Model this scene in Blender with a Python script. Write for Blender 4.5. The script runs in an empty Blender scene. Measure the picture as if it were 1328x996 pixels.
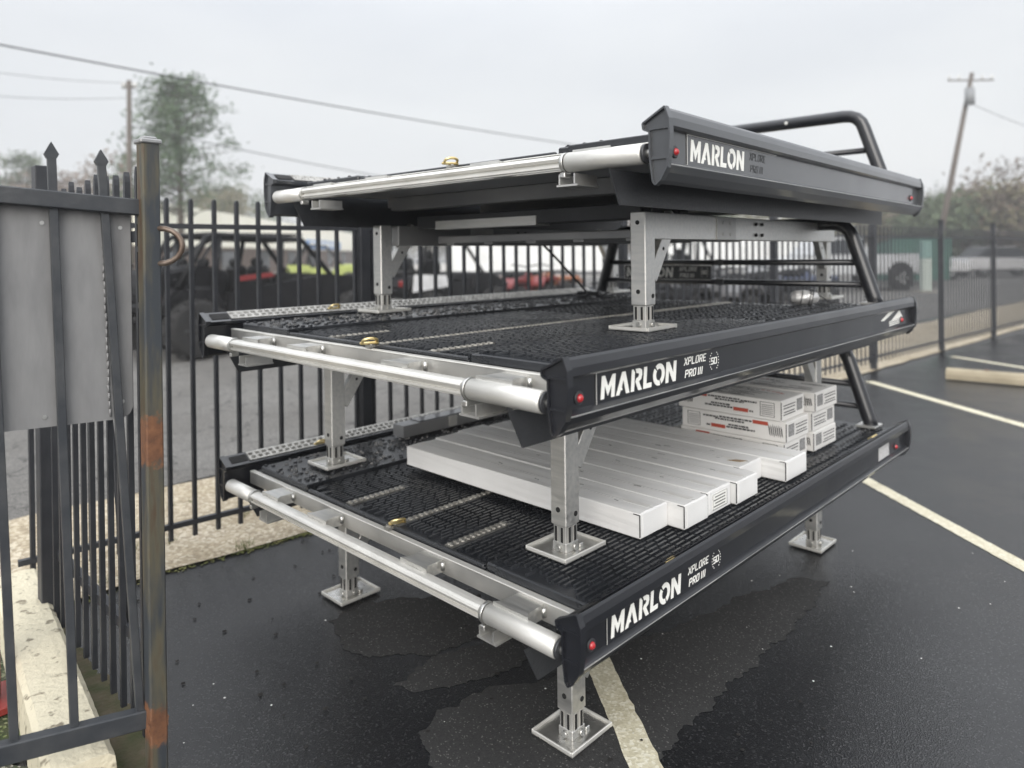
import bpy, bmesh, math, random
import numpy as np
from mathutils import Vector, Matrix
random.seed(7); rng=np.random.default_rng(7)
SC=bpy.context.scene; COL=SC.collection
R=math.radians
# ------------------------------------------------------------------ camera
cam=bpy.data.cameras.new('camera'); cam_ob=bpy.data.objects.new('camera',cam); COL.objects.link(cam_ob)
Mr=np.array([[.71519421,.69882531,-.01185028],[.00453689,.01231281,.9999139],[.69891106,-.71518639,.00563556]])
CAM=Vector((.96714881,-1.14255998,1.36129375))
m4=Matrix([[Mr[0][0],Mr[1][0],Mr[2][0],CAM.x],[Mr[0][1],Mr[1][1],Mr[2][1],CAM.y],[Mr[0][2],Mr[1][2],Mr[2][2],CAM.z],[0,0,0,1]])
cam_ob.matrix_world=m4
cam.sensor_fit='HORIZONTAL'; cam.sensor_width=36; cam.lens=921.88/1328*36
cam.shift_x=0; cam.shift_y=-(498-334.04)/1328
cam.clip_start=.05; cam.clip_end=2000
cam.dof.use_dof=True; cam.dof.focus_distance=2.05; cam.dof.aperture_fstop=1.75
SC.camera=cam_ob
RT=Vector((.7152,.6988,0)); FW=Vector((-.6989,.7152,0))
def at(lat,d,z=0):            # metres right of and ahead of the standing point -> world
    p=RT*lat+FW*d; return Vector((CAM.x+p.x,CAM.y+p.y,z))
# ------------------------------------------------------------------ sky and light (overcast)
SUN_EL,SUN_AZ=R(25),R(142)
w=bpy.data.worlds.new('World'); SC.world=w; w.use_nodes=True
nt=w.node_tree; nt.nodes.clear()
out=nt.nodes.new('ShaderNodeOutputWorld'); bg=nt.nodes.new('ShaderNodeBackground')
sky=nt.nodes.new('ShaderNodeTexSky'); sky.sky_type='NISHITA'; sky.sun_disc=False
sky.sun_elevation=SUN_EL; sky.sun_rotation=SUN_AZ; sky.air_density=1.5; sky.dust_density=4
tc=nt.nodes.new('ShaderNodeTexCoord'); mp=nt.nodes.new('ShaderNodeMapping'); mp.inputs['Scale'].default_value=(1,1,3.2)
n1=nt.nodes.new('ShaderNodeTexNoise'); n1.inputs['Scale'].default_value=1.9; n1.inputs['Detail'].default_value=5; n1.inputs['Roughness'].default_value=.5
cr=nt.nodes.new('ShaderNodeValToRGB')
cr.color_ramp.elements[0].position=.32; cr.color_ramp.elements[0].color=(4.1,4.22,4.45,1)
cr.color_ramp.elements[1].position=.68; cr.color_ramp.elements[1].color=(4.65,4.73,4.85,1)
mx=nt.nodes.new('ShaderNodeMix'); mx.data_type='RGBA'; mx.inputs[0].default_value=.93
nt.links.new(tc.outputs['Generated'],mp.inputs[0]); nt.links.new(mp.outputs[0],n1.inputs['Vector']); nt.links.new(n1.outputs[0],cr.inputs[0])
nt.links.new(sky.outputs[0],mx.inputs[6]); nt.links.new(cr.outputs[0],mx.inputs[7])
sx=nt.nodes.new('ShaderNodeSeparateXYZ'); nt.links.new(tc.outputs['Generated'],sx.inputs[0])
gr=nt.nodes.new('ShaderNodeMapRange'); gr.interpolation_type='SMOOTHSTEP'; gr.inputs[1].default_value=.22; gr.inputs[2].default_value=.95; gr.inputs[3].default_value=1.0; gr.inputs[4].default_value=2.6; nt.links.new(sx.outputs[2],gr.inputs[0])
gm=nt.nodes.new('ShaderNodeVectorMath'); gm.operation='SCALE'; nt.links.new(mx.outputs[2],gm.inputs[0]); nt.links.new(gr.outputs[0],gm.inputs['Scale'])
nt.links.new(gm.outputs[0],bg.inputs[0]); bg.inputs[1].default_value=.1          # an overcast sky is brightest overhead
nt.links.new(bg.outputs[0],out.inputs[0])
sun=bpy.data.lights.new('sun','SUN'); sun.energy=1.5; sun.angle=R(50); sun.color=(1,.97,.93)
so=bpy.data.objects.new('sun',sun); COL.objects.link(so)
so.rotation_euler=(R(90)-SUN_EL,0,math.pi-SUN_AZ)
SC.view_settings.view_transform='Standard'; SC.view_settings.look='None'; SC.view_settings.exposure=.93; SC.view_settings.gamma=1
SC.view_settings.use_curve_mapping=False
# ------------------------------------------------------------------ materials
def mat(name,c=(.5,.5,.5),rough=.5,metal=0,c2=None,nscale=8,ndet=4,bump=0,bscale=60,r2=None,spec=.5,coat=0,stretch=None,lo=.35,hi=.65,bdist=.01):
    m=bpy.data.materials.new(name); m.use_nodes=True; t=m.node_tree; b=t.nodes['Principled BSDF']
    b.inputs['Base Color'].default_value=(*c,1); b.inputs['Roughness'].default_value=rough; b.inputs['Metallic'].default_value=metal
    b.inputs['Specular IOR Level'].default_value=spec; b.inputs['Coat Weight'].default_value=coat; b.inputs['Coat Roughness'].default_value=.10
    co=t.nodes.new('ShaderNodeTexCoord'); src=co.outputs['Object']
    if stretch:
        mpn=t.nodes.new('ShaderNodeMapping'); mpn.inputs['Scale'].default_value=stretch; t.links.new(src,mpn.inputs[0]); src=mpn.outputs[0]
    if c2 or r2 is not None:
        n=t.nodes.new('ShaderNodeTexNoise'); n.inputs['Scale'].default_value=nscale; n.inputs['Detail'].default_value=ndet; t.links.new(src,n.inputs['Vector'])
        mr=t.nodes.new('ShaderNodeMapRange'); mr.inputs[1].default_value=lo; mr.inputs[2].default_value=hi; t.links.new(n.outputs[0],mr.inputs[0])
        if c2:
            x=t.nodes.new('ShaderNodeMix'); x.data_type='RGBA'; x.inputs[6].default_value=(*c,1); x.inputs[7].default_value=(*c2,1)
            t.links.new(mr.outputs[0],x.inputs[0]); t.links.new(x.outputs[2],b.inputs['Base Color'])
        if r2 is not None:
            q=t.nodes.new('ShaderNodeMapRange'); q.inputs[3].default_value=rough; q.inputs[4].default_value=r2
            t.links.new(mr.outputs[0],q.inputs[0]); t.links.new(q.outputs[0],b.inputs['Roughness'])
    if bump:
        n=t.nodes.new('ShaderNodeTexNoise'); n.inputs['Scale'].default_value=bscale; n.inputs['Detail'].default_value=5; t.links.new(src,n.inputs['Vector'])
        bp=t.nodes.new('ShaderNodeBump'); bp.inputs['Strength'].default_value=bump; bp.inputs['Distance'].default_value=bdist
        t.links.new(n.outputs[0],bp.inputs['Height']); t.links.new(bp.outputs[0],b.inputs['Normal'])
    return m
def speckled(name,base,dark,light,scale,rough,r2=None,bump=.4,big=None,bigscale=.8,biglo=.4,bighi=.6,crack=0,light_amt=.12,spec=.5,bdist=.004,bigrough=None):
    """aggregate ground: a voronoi of stones in three tones, large patches, optional cracks"""
    m=bpy.data.materials.new(name); m.use_nodes=True; t=m.node_tree; b=t.nodes['Principled BSDF']; L=t.links.new
    b.inputs['Specular IOR Level'].default_value=spec
    co=t.nodes.new('ShaderNodeTexCoord')
    v=t.nodes.new('ShaderNodeTexVoronoi'); v.inputs['Scale'].default_value=scale; L(co.outputs['Object'],v.inputs['Vector'])
    sep=t.nodes.new('ShaderNodeSeparateColor'); L(v.outputs['Color'],sep.inputs[0])
    r=t.nodes.new('ShaderNodeValToRGB'); e=r.color_ramp.elements; e[0].position=0; e[0].color=(*dark,1); e[1].position=1-light_amt; e[1].color=(*base,1)
    q=e.new(min(.995,1-light_amt*.45)); q.color=(*light,1); L(sep.outputs[0],r.inputs[0]); colr=r.outputs[0]
    nb=t.nodes.new('ShaderNodeTexNoise'); nb.inputs['Scale'].default_value=bigscale; nb.inputs['Detail'].default_value=6; nb.inputs['Roughness'].default_value=.62; L(co.outputs['Object'],nb.inputs['Vector'])
    mr=t.nodes.new('ShaderNodeMapRange'); mr.inputs[1].default_value=biglo; mr.inputs[2].default_value=bighi; L(nb.outputs[0],mr.inputs[0])
    if big:
        x=t.nodes.new('ShaderNodeMix'); x.data_type='RGBA'; x.blend_type='MULTIPLY'; x.inputs[7].default_value=(*big,1); L(mr.outputs[0],x.inputs[0]); L(colr,x.inputs[6]); colr=x.outputs[2]
    h=v.outputs['Distance']
    if crack:
        vc=t.nodes.new('ShaderNodeTexVoronoi'); vc.feature='DISTANCE_TO_EDGE'; vc.inputs['Scale'].default_value=crack
        nd=t.nodes.new('ShaderNodeTexNoise'); nd.inputs['Scale'].default_value=3; nd.inputs['Detail'].default_value=6
        L(co.outputs['Object'],nd.inputs['Vector']); ad=t.nodes.new('ShaderNodeVectorMath'); ad.operation='MULTIPLY_ADD'; ad.inputs[1].default_value=(.6,.6,.6)
        L(nd.outputs['Color'],ad.inputs[0]); L(co.outputs['Object'],ad.inputs[2]); L(ad.outputs[0],vc.inputs['Vector'])
        c1=t.nodes.new('ShaderNodeMapRange'); c1.inputs[1].default_value=.004; c1.inputs[2].default_value=.018; c1.inputs[3].default_value=.35; c1.inputs[4].default_value=1; L(vc.outputs['Distance'],c1.inputs[0])
        x=t.nodes.new('ShaderNodeMix'); x.data_type='RGBA'; x.blend_type='MULTIPLY'; x.inputs[0].default_value=1; L(colr,x.inputs[6]); L(c1.outputs[0],x.inputs[7]); colr=x.outputs[2]
    L(colr,b.inputs['Base Color'])
    b.inputs['Roughness'].default_value=rough
    if r2 is not None:
        q=t.nodes.new('ShaderNodeMapRange'); q.inputs[3].default_value=rough; q.inputs[4].default_value=r2; L(mr.outputs[0],q.inputs[0]); L(q.outputs[0],b.inputs['Roughness'])
    bp=t.nodes.new('ShaderNodeBump'); bp.inputs['Strength'].default_value=bump; bp.inputs['Distance'].default_value=bdist; L(h,bp.inputs['Height']); L(bp.outputs[0],b.inputs['Normal'])
    return m
BLACK=mat('black_powder_coat',(.004,.005,.008),.32,0,(.008,.009,.013),3,5,.03,220,r2=.45,spec=.5,coat=.6)
PLASTIC=mat('black_deck_plastic',(.012,.0135,.016),.17,0,(.021,.023,.027),5,6,.14,160,r2=.36)
RUBBER=mat('matt_black_rubber',(.026,.028,.032),.42,0,(.036,.038,.042),6,4,.15,90)
ALU=mat('brushed_aluminium',(.62,.62,.60),.36,.9,(.74,.73,.70),9,5,.05,150,r2=.5,stretch=(1,8,8))
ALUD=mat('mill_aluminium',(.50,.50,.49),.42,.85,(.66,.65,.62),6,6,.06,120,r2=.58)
ALUW=mat('satin_aluminium',(.80,.79,.75),.42,.55,(.70,.69,.65),10,5,.04,100)
PLATE=mat('polished_foot_plate',(.70,.69,.66),.22,.85,(.46,.455,.43),16,7,.08,60,r2=.42)
GRIP=mat('serrated_grip_aluminium',(.50,.49,.46),.45,.85,(.32,.31,.29),35,3)
DARKHOLE=mat('hole_shadow_black',(.01,.01,.01),.8)
BELLY=mat('pale_belly_sheet',(.55,.57,.60),.34,.9,(.46,.48,.50),2,4)
STEEL=mat('zinc_bolt',(.55,.55,.53),.35,.9)
BRASS=mat('yellow_zinc',(.62,.46,.18),.3,.85,(.75,.62,.33),30,3)
WHITEP=mat('white_letter_vinyl',(.86,.86,.82),.5)
GLARECOAT=mat('glare_lightened_black_coat',(.030,.033,.038),.34,0,(.042,.046,.052),3,5,.03,220,r2=.45,spec=.5,coat=.8)  # top deck's black coat, sky glare lightened into its base colour
GREYP=mat('dim_letter_vinyl',(.05,.052,.055),.6)
REDL=mat('red_marker_lens',(.45,.015,.02),.15,coat=.5)
CARD=mat('white_cardboard',(.82,.82,.81),.75,0,(.75,.75,.74),5,5,.05,90)
CARD2=mat('white_printed_carton',(.78,.77,.75),.6,0,(.70,.69,.67),6,5)
INK=mat('black_ink',(.025,.025,.027),.6,0,(.09,.09,.09),60,2)
INKG=mat('grey_ink',(.33,.33,.33),.7,0,(.2,.2,.2),90,2)
INKR=mat('red_ink',(.42,.07,.04),.6)
TAPE=mat('clear_packing_tape',(.77,.765,.745),.3,0,(.72,.715,.69),40,3)
TEAR=mat('torn_brown_card',(.33,.24,.15),.9)
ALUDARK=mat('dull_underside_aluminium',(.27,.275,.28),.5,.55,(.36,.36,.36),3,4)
# ------------------------------------------------------------------ mesh helpers
def bxm(bm,c,s,rot=None,bev=0):
    r=bmesh.ops.create_cube(bm,size=1); vs=r['verts']
    M=Matrix.Translation(Vector(c))@(rot.to_4x4() if rot is not None else Matrix())@Matrix.Diagonal((*s,1))
    bmesh.ops.transform(bm,matrix=M,verts=vs)
    if bev:
        es=list({e for v in vs for e in v.link_edges})
        bmesh.ops.bevel(bm,geom=es,offset=bev,segments=1,affect='EDGES',profile=.5)
def bar(bm,a,b,w,h=None,up=(0,0,1),bev=0):
    a=Vector(a); b=Vector(b); d=b-a; L=d.length; d.normalize(); u=Vector(up)
    if abs(d.dot(u))>.98: u=Vector((0,1,0)) if abs(d.y)<.9 else Vector((1,0,0))
    s=d.cross(u).normalized(); u=s.cross(d)
    bxm(bm,(a+b)/2,(w,L,h or w),Matrix((s,d,u)).transposed(),bev)
def tube(bm,pts,r,n=10,cap=True,rs=None):
    pts=[Vector(p) for p in pts]; rings=[]
    for i,p in enumerate(pts):
        d=(pts[min(i+1,len(pts)-1)]-pts[max(i-1,0)]).normalized()
        if i==0:
            u=Vector((0,0,1)) if abs(d.z)<.9 else Vector((1,0,0)); s=d.cross(u).normalized()
        else: s=(s-d*s.dot(d)).normalized()
        u=d.cross(s); rr=rs[i] if rs else r
        rings.append([bm.verts.new(p+rr*(math.cos(2*math.pi*k/n)*s+math.sin(2*math.pi*k/n)*u)) for k in range(n)])
    for a,b in zip(rings,rings[1:]):
        for k in range(n):
            f=bm.faces.new((a[k],a[(k+1)%n],b[(k+1)%n],b[k])); f.smooth=True
    if cap:
        bm.faces.new(rings[0][::-1]); bm.faces.new(rings[-1])
def prism(bm,poly,fn,t0,t1):
    """poly 2-D outline; fn(u,v,t) -> 3-D"""
    a=[bm.verts.new(fn(u,v,t0)) for u,v in poly]; b=[bm.verts.new(fn(u,v,t1)) for u,v in poly]; n=len(poly)
    bm.faces.new(a[::-1]); bm.faces.new(b)
    for i in range(n): bm.faces.new((a[i],a[(i+1)%n],b[(i+1)%n],b[i]))
def lathe(bm,prof,c,axis='x',n=20):
    """prof [(radius, along)]"""
    c=Vector(c); rings=[]
    for r,t in prof:
        ring=[]
        for k in range(n):
            a=2*math.pi*k/n; p=(r*math.cos(a),r*math.sin(a))
            v={'x':(t,p[0],p[1]),'y':(p[0],t,p[1]),'z':(p[0],p[1],t)}[axis]
            ring.append(bm.verts.new(c+Vector(v)))
        rings.append(ring)
    for a,b in zip(rings,rings[1:]):
        for k in range(n):
            f=bm.faces.new((a[k],a[(k+1)%n],b[(k+1)%n],b[k])); f.smooth=True
    bm.faces.new(rings[0][::-1]); bm.faces.new(rings[-1])
SMALL={'pin_hole','scuff_mark','black_print','red_print','grey_print','bolt','brace_hole','tube_slot','bolt_row','sign_stripe','label_print','anchor_pin','suspension','rack','weld_bead'}   # too small to pick apart
def new(): return bmesh.new()
def obj(name,bm,m,parent=None,loc=None,rz=0):
    me=bpy.data.meshes.new(name)
    if isinstance(bm,bmesh.types.BMesh):
        bmesh.ops.recalc_face_normals(bm,faces=bm.faces); bm.to_mesh(me); bm.free()
    else: me=bm
    if m is not None and not me.materials: me.materials.append(m)
    o=bpy.data.objects.new(name,me); COL.objects.link(o)
    if parent is not None: o.parent=parent
    if loc is not None: o.location=loc
    o.rotation_euler.z=rz
    if name in SMALL: o['kind']='stuff'
    return o
def inst(name,me,parent=None,loc=(0,0,0),rz=0):
    o=bpy.data.objects.new(name,me); COL.objects.link(o); o.parent=parent; o.location=loc; o.rotation_euler.z=rz; return o
def tag(o,label,cat,group=None):
    o['label']=label; o['category']=cat
    if group: o['group']=group
    return o
def thing(name,label,cat,loc=(0,0,0),rz=0,group=None):
    o=bpy.data.objects.new(name,None); COL.objects.link(o); o.location=loc; o.rotation_euler.z=rz; o.empty_display_size=.1
    return tag(o,label,cat,group)
def structure(o,kind='structure'): o['kind']=kind; return o
def copy_tree(o,parent=None):
    c=o.copy(); COL.objects.link(c); c.parent=parent
    for ch in [q for q in bpy.data.objects if q.parent==o]: copy_tree(ch,c)
    return c
def arc(c,r,a0,a1,n,f): return [f(c[0]+r*math.cos(a0+(a1-a0)*i/n),c[1]+r*math.sin(a0+(a1-a0)*i/n)) for i in range(n+1)]
def sheet(name,poly,z,m):
    bm=new(); vs=[bm.verts.new((x,y,z)) for x,y in poly]; bm.faces.new(vs); bmesh.ops.triangulate(bm,faces=bm.faces)
    return obj(name,bm,m)
def jag(poly,amp,step):
    out=[]; ph=[random.random()*6.28 for _ in range(6)]
    for i,(x,y) in enumerate(poly):
        x2,y2=poly[(i+1)%len(poly)]; L=math.hypot(x2-x,y2-y); n=max(1,int(L/step))
        for k in range(n):
            t=k/n; X=x+(x2-x)*t; Y=y+(y2-y)*t
            out.append((X+amp*(1.3*math.sin(23*Y+ph[0])+.9*math.sin(61*Y+ph[1])+.6*math.sin(140*Y+ph[2])+random.gauss(0,.35)),Y+amp*(1.3*math.sin(25*X+ph[3])+.9*math.sin(57*X+ph[4])+.6*math.sin(133*X+ph[5])+random.gauss(0,.35))))
    return out
# ------------------------------------------------------------------ ground, strips, paint
WET=speckled('wet_asphalt',(.015,.0155,.017),(.009,.0095,.0105),(.038,.038,.039),230,.13,.26,.42,(.72,.72,.74),1.6,light_amt=.12,spec=.5,bdist=.0025)
DRY=speckled('dry_asphalt',(.043,.043,.0425),(.027,.027,.027),(.13,.125,.12),260,.85,None,.3,(.85,.85,.85),1.5,light_amt=.05,spec=.25)
ROAD=speckled('old_grey_asphalt',(.145,.14,.13),(.092,.089,.083),(.22,.21,.195),120,.8,None,.4,(.80,.79,.78),.7,crack=1.6,light_amt=.25)
STRIP=speckled('exposed_aggregate_concrete',(.46,.39,.285),(.29,.24,.17),(.58,.52,.41),65,.8,None,.5,(.82,.80,.74),1.3,light_amt=.35)
PAINT=speckled('worn_line_paint',(.62,.58,.44),(.50,.46,.33),(.70,.67,.55),120,.7,None,.3,(.72,.70,.66),4,light_amt=.3,biglo=.5,bighi=.7)
GRASSM=mat('verge_grass',(.10,.15,.04),.9,0,(.20,.22,.08),3,6,.4,20)
CONC=mat('pale_road_concrete',(.42,.40,.36),.85,0,(.36,.34,.31),1.2,5)
def strip_x(y): return -2.27+.075*max(0,y)       # kerb line of the lot
structure(sheet('ground',[(-200,-160),(200,-160),(200,240),(-200,240)],-.012,WET))
structure(sheet('dealer_yard_asphalt',[(-24,-60),(-3.5,-60),(-3.5,.6),(-3.15,12),(-2.3,22),(-1,60),(-24,60)],-.008,ROAD))
structure(sheet('verge',[(-33,-60),(-24,-60),(-24,90),(-33,90)],-.004,GRASSM))
structure(sheet('road',[(-80,-120),(-33,-120),(-33,160),(-80,160)],-.004,CONC))
bm=new()
ys=[-3+.25*i for i in range(150)]
a=[bm.verts.new((strip_x(y)+random.gauss(0,.008),y,0)) for y in ys]; b=[bm.verts.new((-3.5+.055*max(0,y)+random.gauss(0,.02),y,0)) for y in ys]
for i in range(len(ys)-1): bm.faces.new((a[i],a[i+1],b[i+1],b[i]))
structure(obj('pavement_strip',bm,STRIP))
def straight(poly,amp,step):
    out=[]
    for i,(x,y) in enumerate(poly):
        x2,y2=poly[(i+1)%len(poly)]; n=max(1,int(math.hypot(x2-x,y2-y)/step))
        out+=[(x+(x2-x)*k/n+random.gauss(0,amp),y+(y2-y)*k/n+random.gauss(0,amp)) for k in range(n)]
    return out
def paint_line(name,p,q,wd,lab=None):
    p=Vector((*p,0)); q=Vector((*q,0)); d=(q-p).normalized(); s=Vector((-d.y,d.x,0))*wd/2
    poly=[(p+s),(q+s),(q-s),(p-s)]
    return structure(sheet(name,straight([(v.x,v.y) for v in poly],.0016,.03),-.010,PAINT))
paint_line('parking_line',(-.62,.84),(.55,-.06),.088)
paint_line('parking_line',(-.62,3.45),(1.9,1.27),.084)
paint_line('parking_line',(-1.55,6.72),(1.6,4.2),.10)
paint_line('parking_line',(-1.35,9.2),(1.6,7.5),.10)
dry=[[(-1.394,.286),(-1.42,.447),(-1.289,.62),(-1.129,.80),(-.971,.74),(-.885,.577),(-.947,.398),(-1.074,.233),(-1.227,.208)],
 [(-.901,.187),(-.921,.377),(-.853,.642),(-.718,.699),(-.673,.61),(-.722,.372),(-.813,.242)],
 [(-.616,.086),(-.695,.222),(-.659,.415),(-.566,.53),(-.53,.808),(-.405,1.209),(-.363,1.493),(-.254,1.826),(-.159,1.866),(-.113,1.48),(-.114,1.133),(-.115,.845),(-.108,.609),(-.102,.409),(-.097,.236),(-.2,.05),(-.343,-.05),(-.486,.03)]]
for p in dry: structure(sheet('dry_asphalt_patch',jag(p,.007,.010),-.0112,DRY))
# concrete kerb in the corner left of the gate, mossy ground, stones
bm=new(); prof_k=[(-.068,0),(-.066,.06),(-.062,.105),(-.050,.119),(-.025,.121),(0,.1205),(.025,.121),(.050,.118),(.062,.104),(.066,.055),(.068,0)]
a=Vector((-2.42,-.535,0)); d=Vector((1.40,-.13,0)); sd=Vector((.13,1.40,0)).normalized(); rings=[]
for i in range(71):
    rings.append([bm.verts.new(a+d*(i/70)+sd*(u*1.2+.018+random.gauss(0,.0005))+Vector((0,0,v+(random.gauss(0,.0006) if v else 0)))) for u,v in prof_k])
for r0,r1 in zip(rings,rings[1:]):
    for k in range(len(prof_k)-1): bm.faces.new((r0[k],r0[k+1],r1[k+1],r1[k]))
bm.faces.new(rings[0]); bm.faces.new(rings[-1][::-1])
KERBP=mat('peeling_cream_paint',(.62,.57,.43),.75,0,(.24,.21,.15),24,9,.5,60,lo=.58,hi=.66)
tag(obj('wheel_stop',bm,KERBP),'long cream painted concrete kerb with peeling paint beside the open gate','kerb')
structure(sheet('mossy_asphalt',jag([(-2.25,-.60),(-1.0,-.72),(-.9,-1.4),(-2.6,-1.4)],.02,.06),-.004,speckled('mossy_asphalt',(.075,.07,.055),(.03,.045,.015),(.25,.23,.2),120,.8,None,.7,(.55,.75,.3),5,light_amt=.2)))
structure(sheet('corner_soil',jag([(-2.2,-.47),(-1.05,-.57),(-1.02,-.46),(-1.2,-.42),(-2.2,-.44)],.006,.02),-.004,mat('mossy_soil',(.05,.055,.02),.95,0,(.10,.08,.05),14,6,.8,60)))
bm=new(); bmesh.ops.create_icosphere(bm,subdivisions=3,radius=.07)
for v in bm.verts:
    n=math.sin(v.co.x*60)*.006+math.sin(v.co.y*47+1)*.006; v.co=Vector((v.co.x*1.1,v.co.y*.8,max(v.co.z,-.045)*.65))*(1+n*2)
for f in bm.faces: f.smooth=True
tag(obj('stone',bm,mat('tan_stone',(.42,.34,.24),.85,0,(.3,.24,.17),20,5,.4,50),loc=(-.985,-.60,.03)),'small tan stone lying at the foot of the rusty gate post','stone')
def scatter(name,n,rad,area,m,flat=.6,thin=False):
    V=[];F=[]
    base=[(1,0,0),(.3,.95,0),(-.8,.6,0),(-.8,-.6,0),(.3,-.95,0),(0,0,1)]
    for _ in range(n):
        x,y=area(); r=random.uniform(*rad); a=random.random()*6.28; k=len(V)
        for p in base: V.append((x+r*(p[0]*math.cos(a)-p[1]*math.sin(a)),y+r*(p[0]*math.sin(a)+p[1]*math.cos(a)),-.007+r*flat*p[2]))
        F+=[(k+i,k+(i+1)%5,k+5) for i in range(5)]
    me=bpy.data.meshes.new(name); me.from_pydata(V,[],F); return structure(obj(name,me,m),'stuff')
scatter('pale_grit',110,(.0018,.0045),lambda:(random.uniform(-2.1,1.0),random.uniform(-.5,3.0)),mat('pale_grit',(.55,.55,.52),.7))
scatter('dark_leaf_bits',90,(.004,.010),lambda:(random.uniform(-2.2,.2),random.uniform(-.45,1.0)),mat('dark_leaf_bits',(.008,.007,.006),.9),.35)
scatter('dead_leaves',90,(.003,.009),lambda:(random.uniform(-1.35,-.98),random.gauss(-.50,.035)),mat('dead_leaves',(.14,.085,.05),.9,0,(.20,.14,.085),8,3),.3)
def edge():
    y=random.uniform(-.4,3) if random.random()<.7 else random.uniform(.3,.9)
    return (strip_x(y)+random.gauss(-.01,.02),y)
scatter('edge_moss',1500,(.002,.008),edge,mat('edge_moss',(.07,.10,.02),.95,0,(.15,.14,.05),9,3),.5)
# ------------------------------------------------------------------ lettering
def shear_put(polys,x0,z0,h,sh,place,bm,t0,t1):
    for p in polys:
        q=[(x0+(u+sh*v)*h,z0+v*h) for u,v in p]; prism(bm,q,place,t0,t1)
def ringpart(cx,cy,rx,ry,tx,ty,a0,a1,n=12):
    o=[(cx+rx*math.cos(R(a0+(a1-a0)*i/n)),cy+ry*math.sin(R(a0+(a1-a0)*i/n))) for i in range(n+1)]
    i_=[(cx+(rx-tx)*math.cos(R(a1+(a0-a1)*i/n)),cy+(ry-ty)*math.sin(R(a1+(a0-a1)*i/n))) for i in range(n+1)]
    return o+i_
BIG={'M':(.92,[[(0,0),(.22,0),(.22,.58),(.36,.30),(.46,.10),(.70,.58),(.70,0),(.92,0),(.92,1),(.72,1),(.46,.50),(.20,1),(0,1)]]),
 'A':(.94,[[(0,0),(.22,0),(.30,.19),(.44,.19),(.36,.36),(.37,.36),(.47,.66),(.70,0),(.94,0),(.58,1),(.36,1)]]),
 'R':(.80,[[(0,0),(.22,0),(.22,.86),(.10,1),(0,1)],[(.27,1),(.56,1),(.74,.92),(.78,.70),(.72,.50),(.56,.40),(.80,0),(.54,0),(.30,.42),(.38,.58),(.50,.60),(.56,.70),(.50,.79),(.36,.80)]]),
 'L':(.62,[[(0,0),(.62,0),(.62,.22),(.22,.22),(.22,1),(0,1)]]),
 'O':(.92,[ringpart(.46,.5,.46,.52,.22,.24,-62,128),ringpart(.46,.5,.46,.52,.22,.24,142,284)]),
 'N':(.84,[[(0,0),(.22,0),(.22,.60),(.60,0),(.84,0),(.84,1),(.62,1),(.62,.42),(.24,1),(0,1)]])}
def seg(a,b,t=.17):
    a=Vector(a);b=Vector(b);d=(b-a).normalized();s=Vector((-d.y,d.x))*t/2;d*=t*.35
    return [tuple(a-d-s),tuple(b+d-s),tuple(b+d+s),tuple(a-d+s)]
SM={'X':[((0,0),(.7,1)),((0,1),(.26,.62)),((.44,.38),(.7,0))],'P':[((0,0),(0,1)),((.15,1),(.6,1)),((.65,.9),(.65,.6)),((.2,.48),(.6,.48))],
 'L':[((0,.15),(0,1)),((0,0),(.6,0))],'O':[((0,.1),(0,.9)),((.15,1),(.65,1)),((.65,.1),(.65,.9)),((0,0),(.5,0))],
 'R':[((0,0),(0,1)),((.15,1),(.6,1)),((.65,.9),(.65,.6)),((.2,.48),(.55,.48)),((.35,.35),(.65,0))],
 'E':[((0,.0),(0,1)),((.15,1),(.6,1)),((.15,.5),(.5,.5)),((.1,0),(.6,0))],'I':[((0,0),(0,1))],
 '5':[((.65,1),(0,1)),((0,.95),(0,.55)),((0,.5),(.6,.5)),((.65,.45),(.65,.05)),((.55,0),(0,0))],
 '0':[((0,0),(0,.5)),((0,.66),(0,1)),((.1,1),(.7,1)),((.75,.1),(.75,.9)),((.1,0),(.7,0))],' ':[]}
def small(bm,text,x0,z0,h,adv,place,t0,t1,t=.17,sh=.2):
    for ch in text:
        shear_put([seg(a,b,t) for a,b in SM[ch]],x0,z0,h,sh,place,bm,t0,t1); x0+=(adv if ch!='I' else adv*.42)*h
def nameplate(parent,place,emblem=True,dim=False,name='nameplate'):
    """place(u,v,t): u along the plate 0-.57, v up 0-.08, t out of the face"""
    bm=new(); prism(bm,[(0,0),(.57,0),(.57,.08),(0,.08)],place,0,.0022)
    pl=obj(name,bm,GLARECOAT if dim else BLACK,parent)
    bm=new(); e=.0022
    for p in ([(0,0),(.57,0),(.57,e),(0,e)],[(0,.08-e),(.57,.08-e),(.57,.08),(0,.08)],[(0,e),(e,e),(e,.08-e),(0,.08-e)]): prism(bm,p,place,.0022,.0028)
    obj('plate_edge',bm,ALUW,pl)
    bm=new(); x=.016; h=.056
    for ch in 'MARLON':
        wd,ps=BIG[ch]; shear_put(ps,x,.012,h,.10,place,bm,.0022,.0032); x+=(wd+.115)*h
    obj('maker_lettering',bm,WHITEP,pl)
    bm=new(); small(bm,'XPLORE',.374,.049,.019,1.02,place,.0022,.003)
    small(bm,'PRO',.378,.014,.019,1.02,place,.0022,.003); small(bm,'III',.444,.014,.019,1.15,place,.0022,.003)
    obj('model_lettering',bm,GREYP if dim else WHITEP,pl)
    if emblem:
        bm=new(); small(bm,'50',.515,.034,.017,.95,place,.0022,.003,.2,.05)
        for k in range(20):
            a=2*math.pi*k/20
            if abs(math.sin(a))>.93: continue
            u=.531+.0245*math.cos(a); v=.0425+.0285*math.sin(a); s=.0014
            prism(bm,[(u-s,v-s),(u+s,v-s),(u+s,v+s),(u-s,v+s)],place,.0022,.003)
        obj('anniversary_emblem',bm,WHITEP,pl)
    return pl
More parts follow.
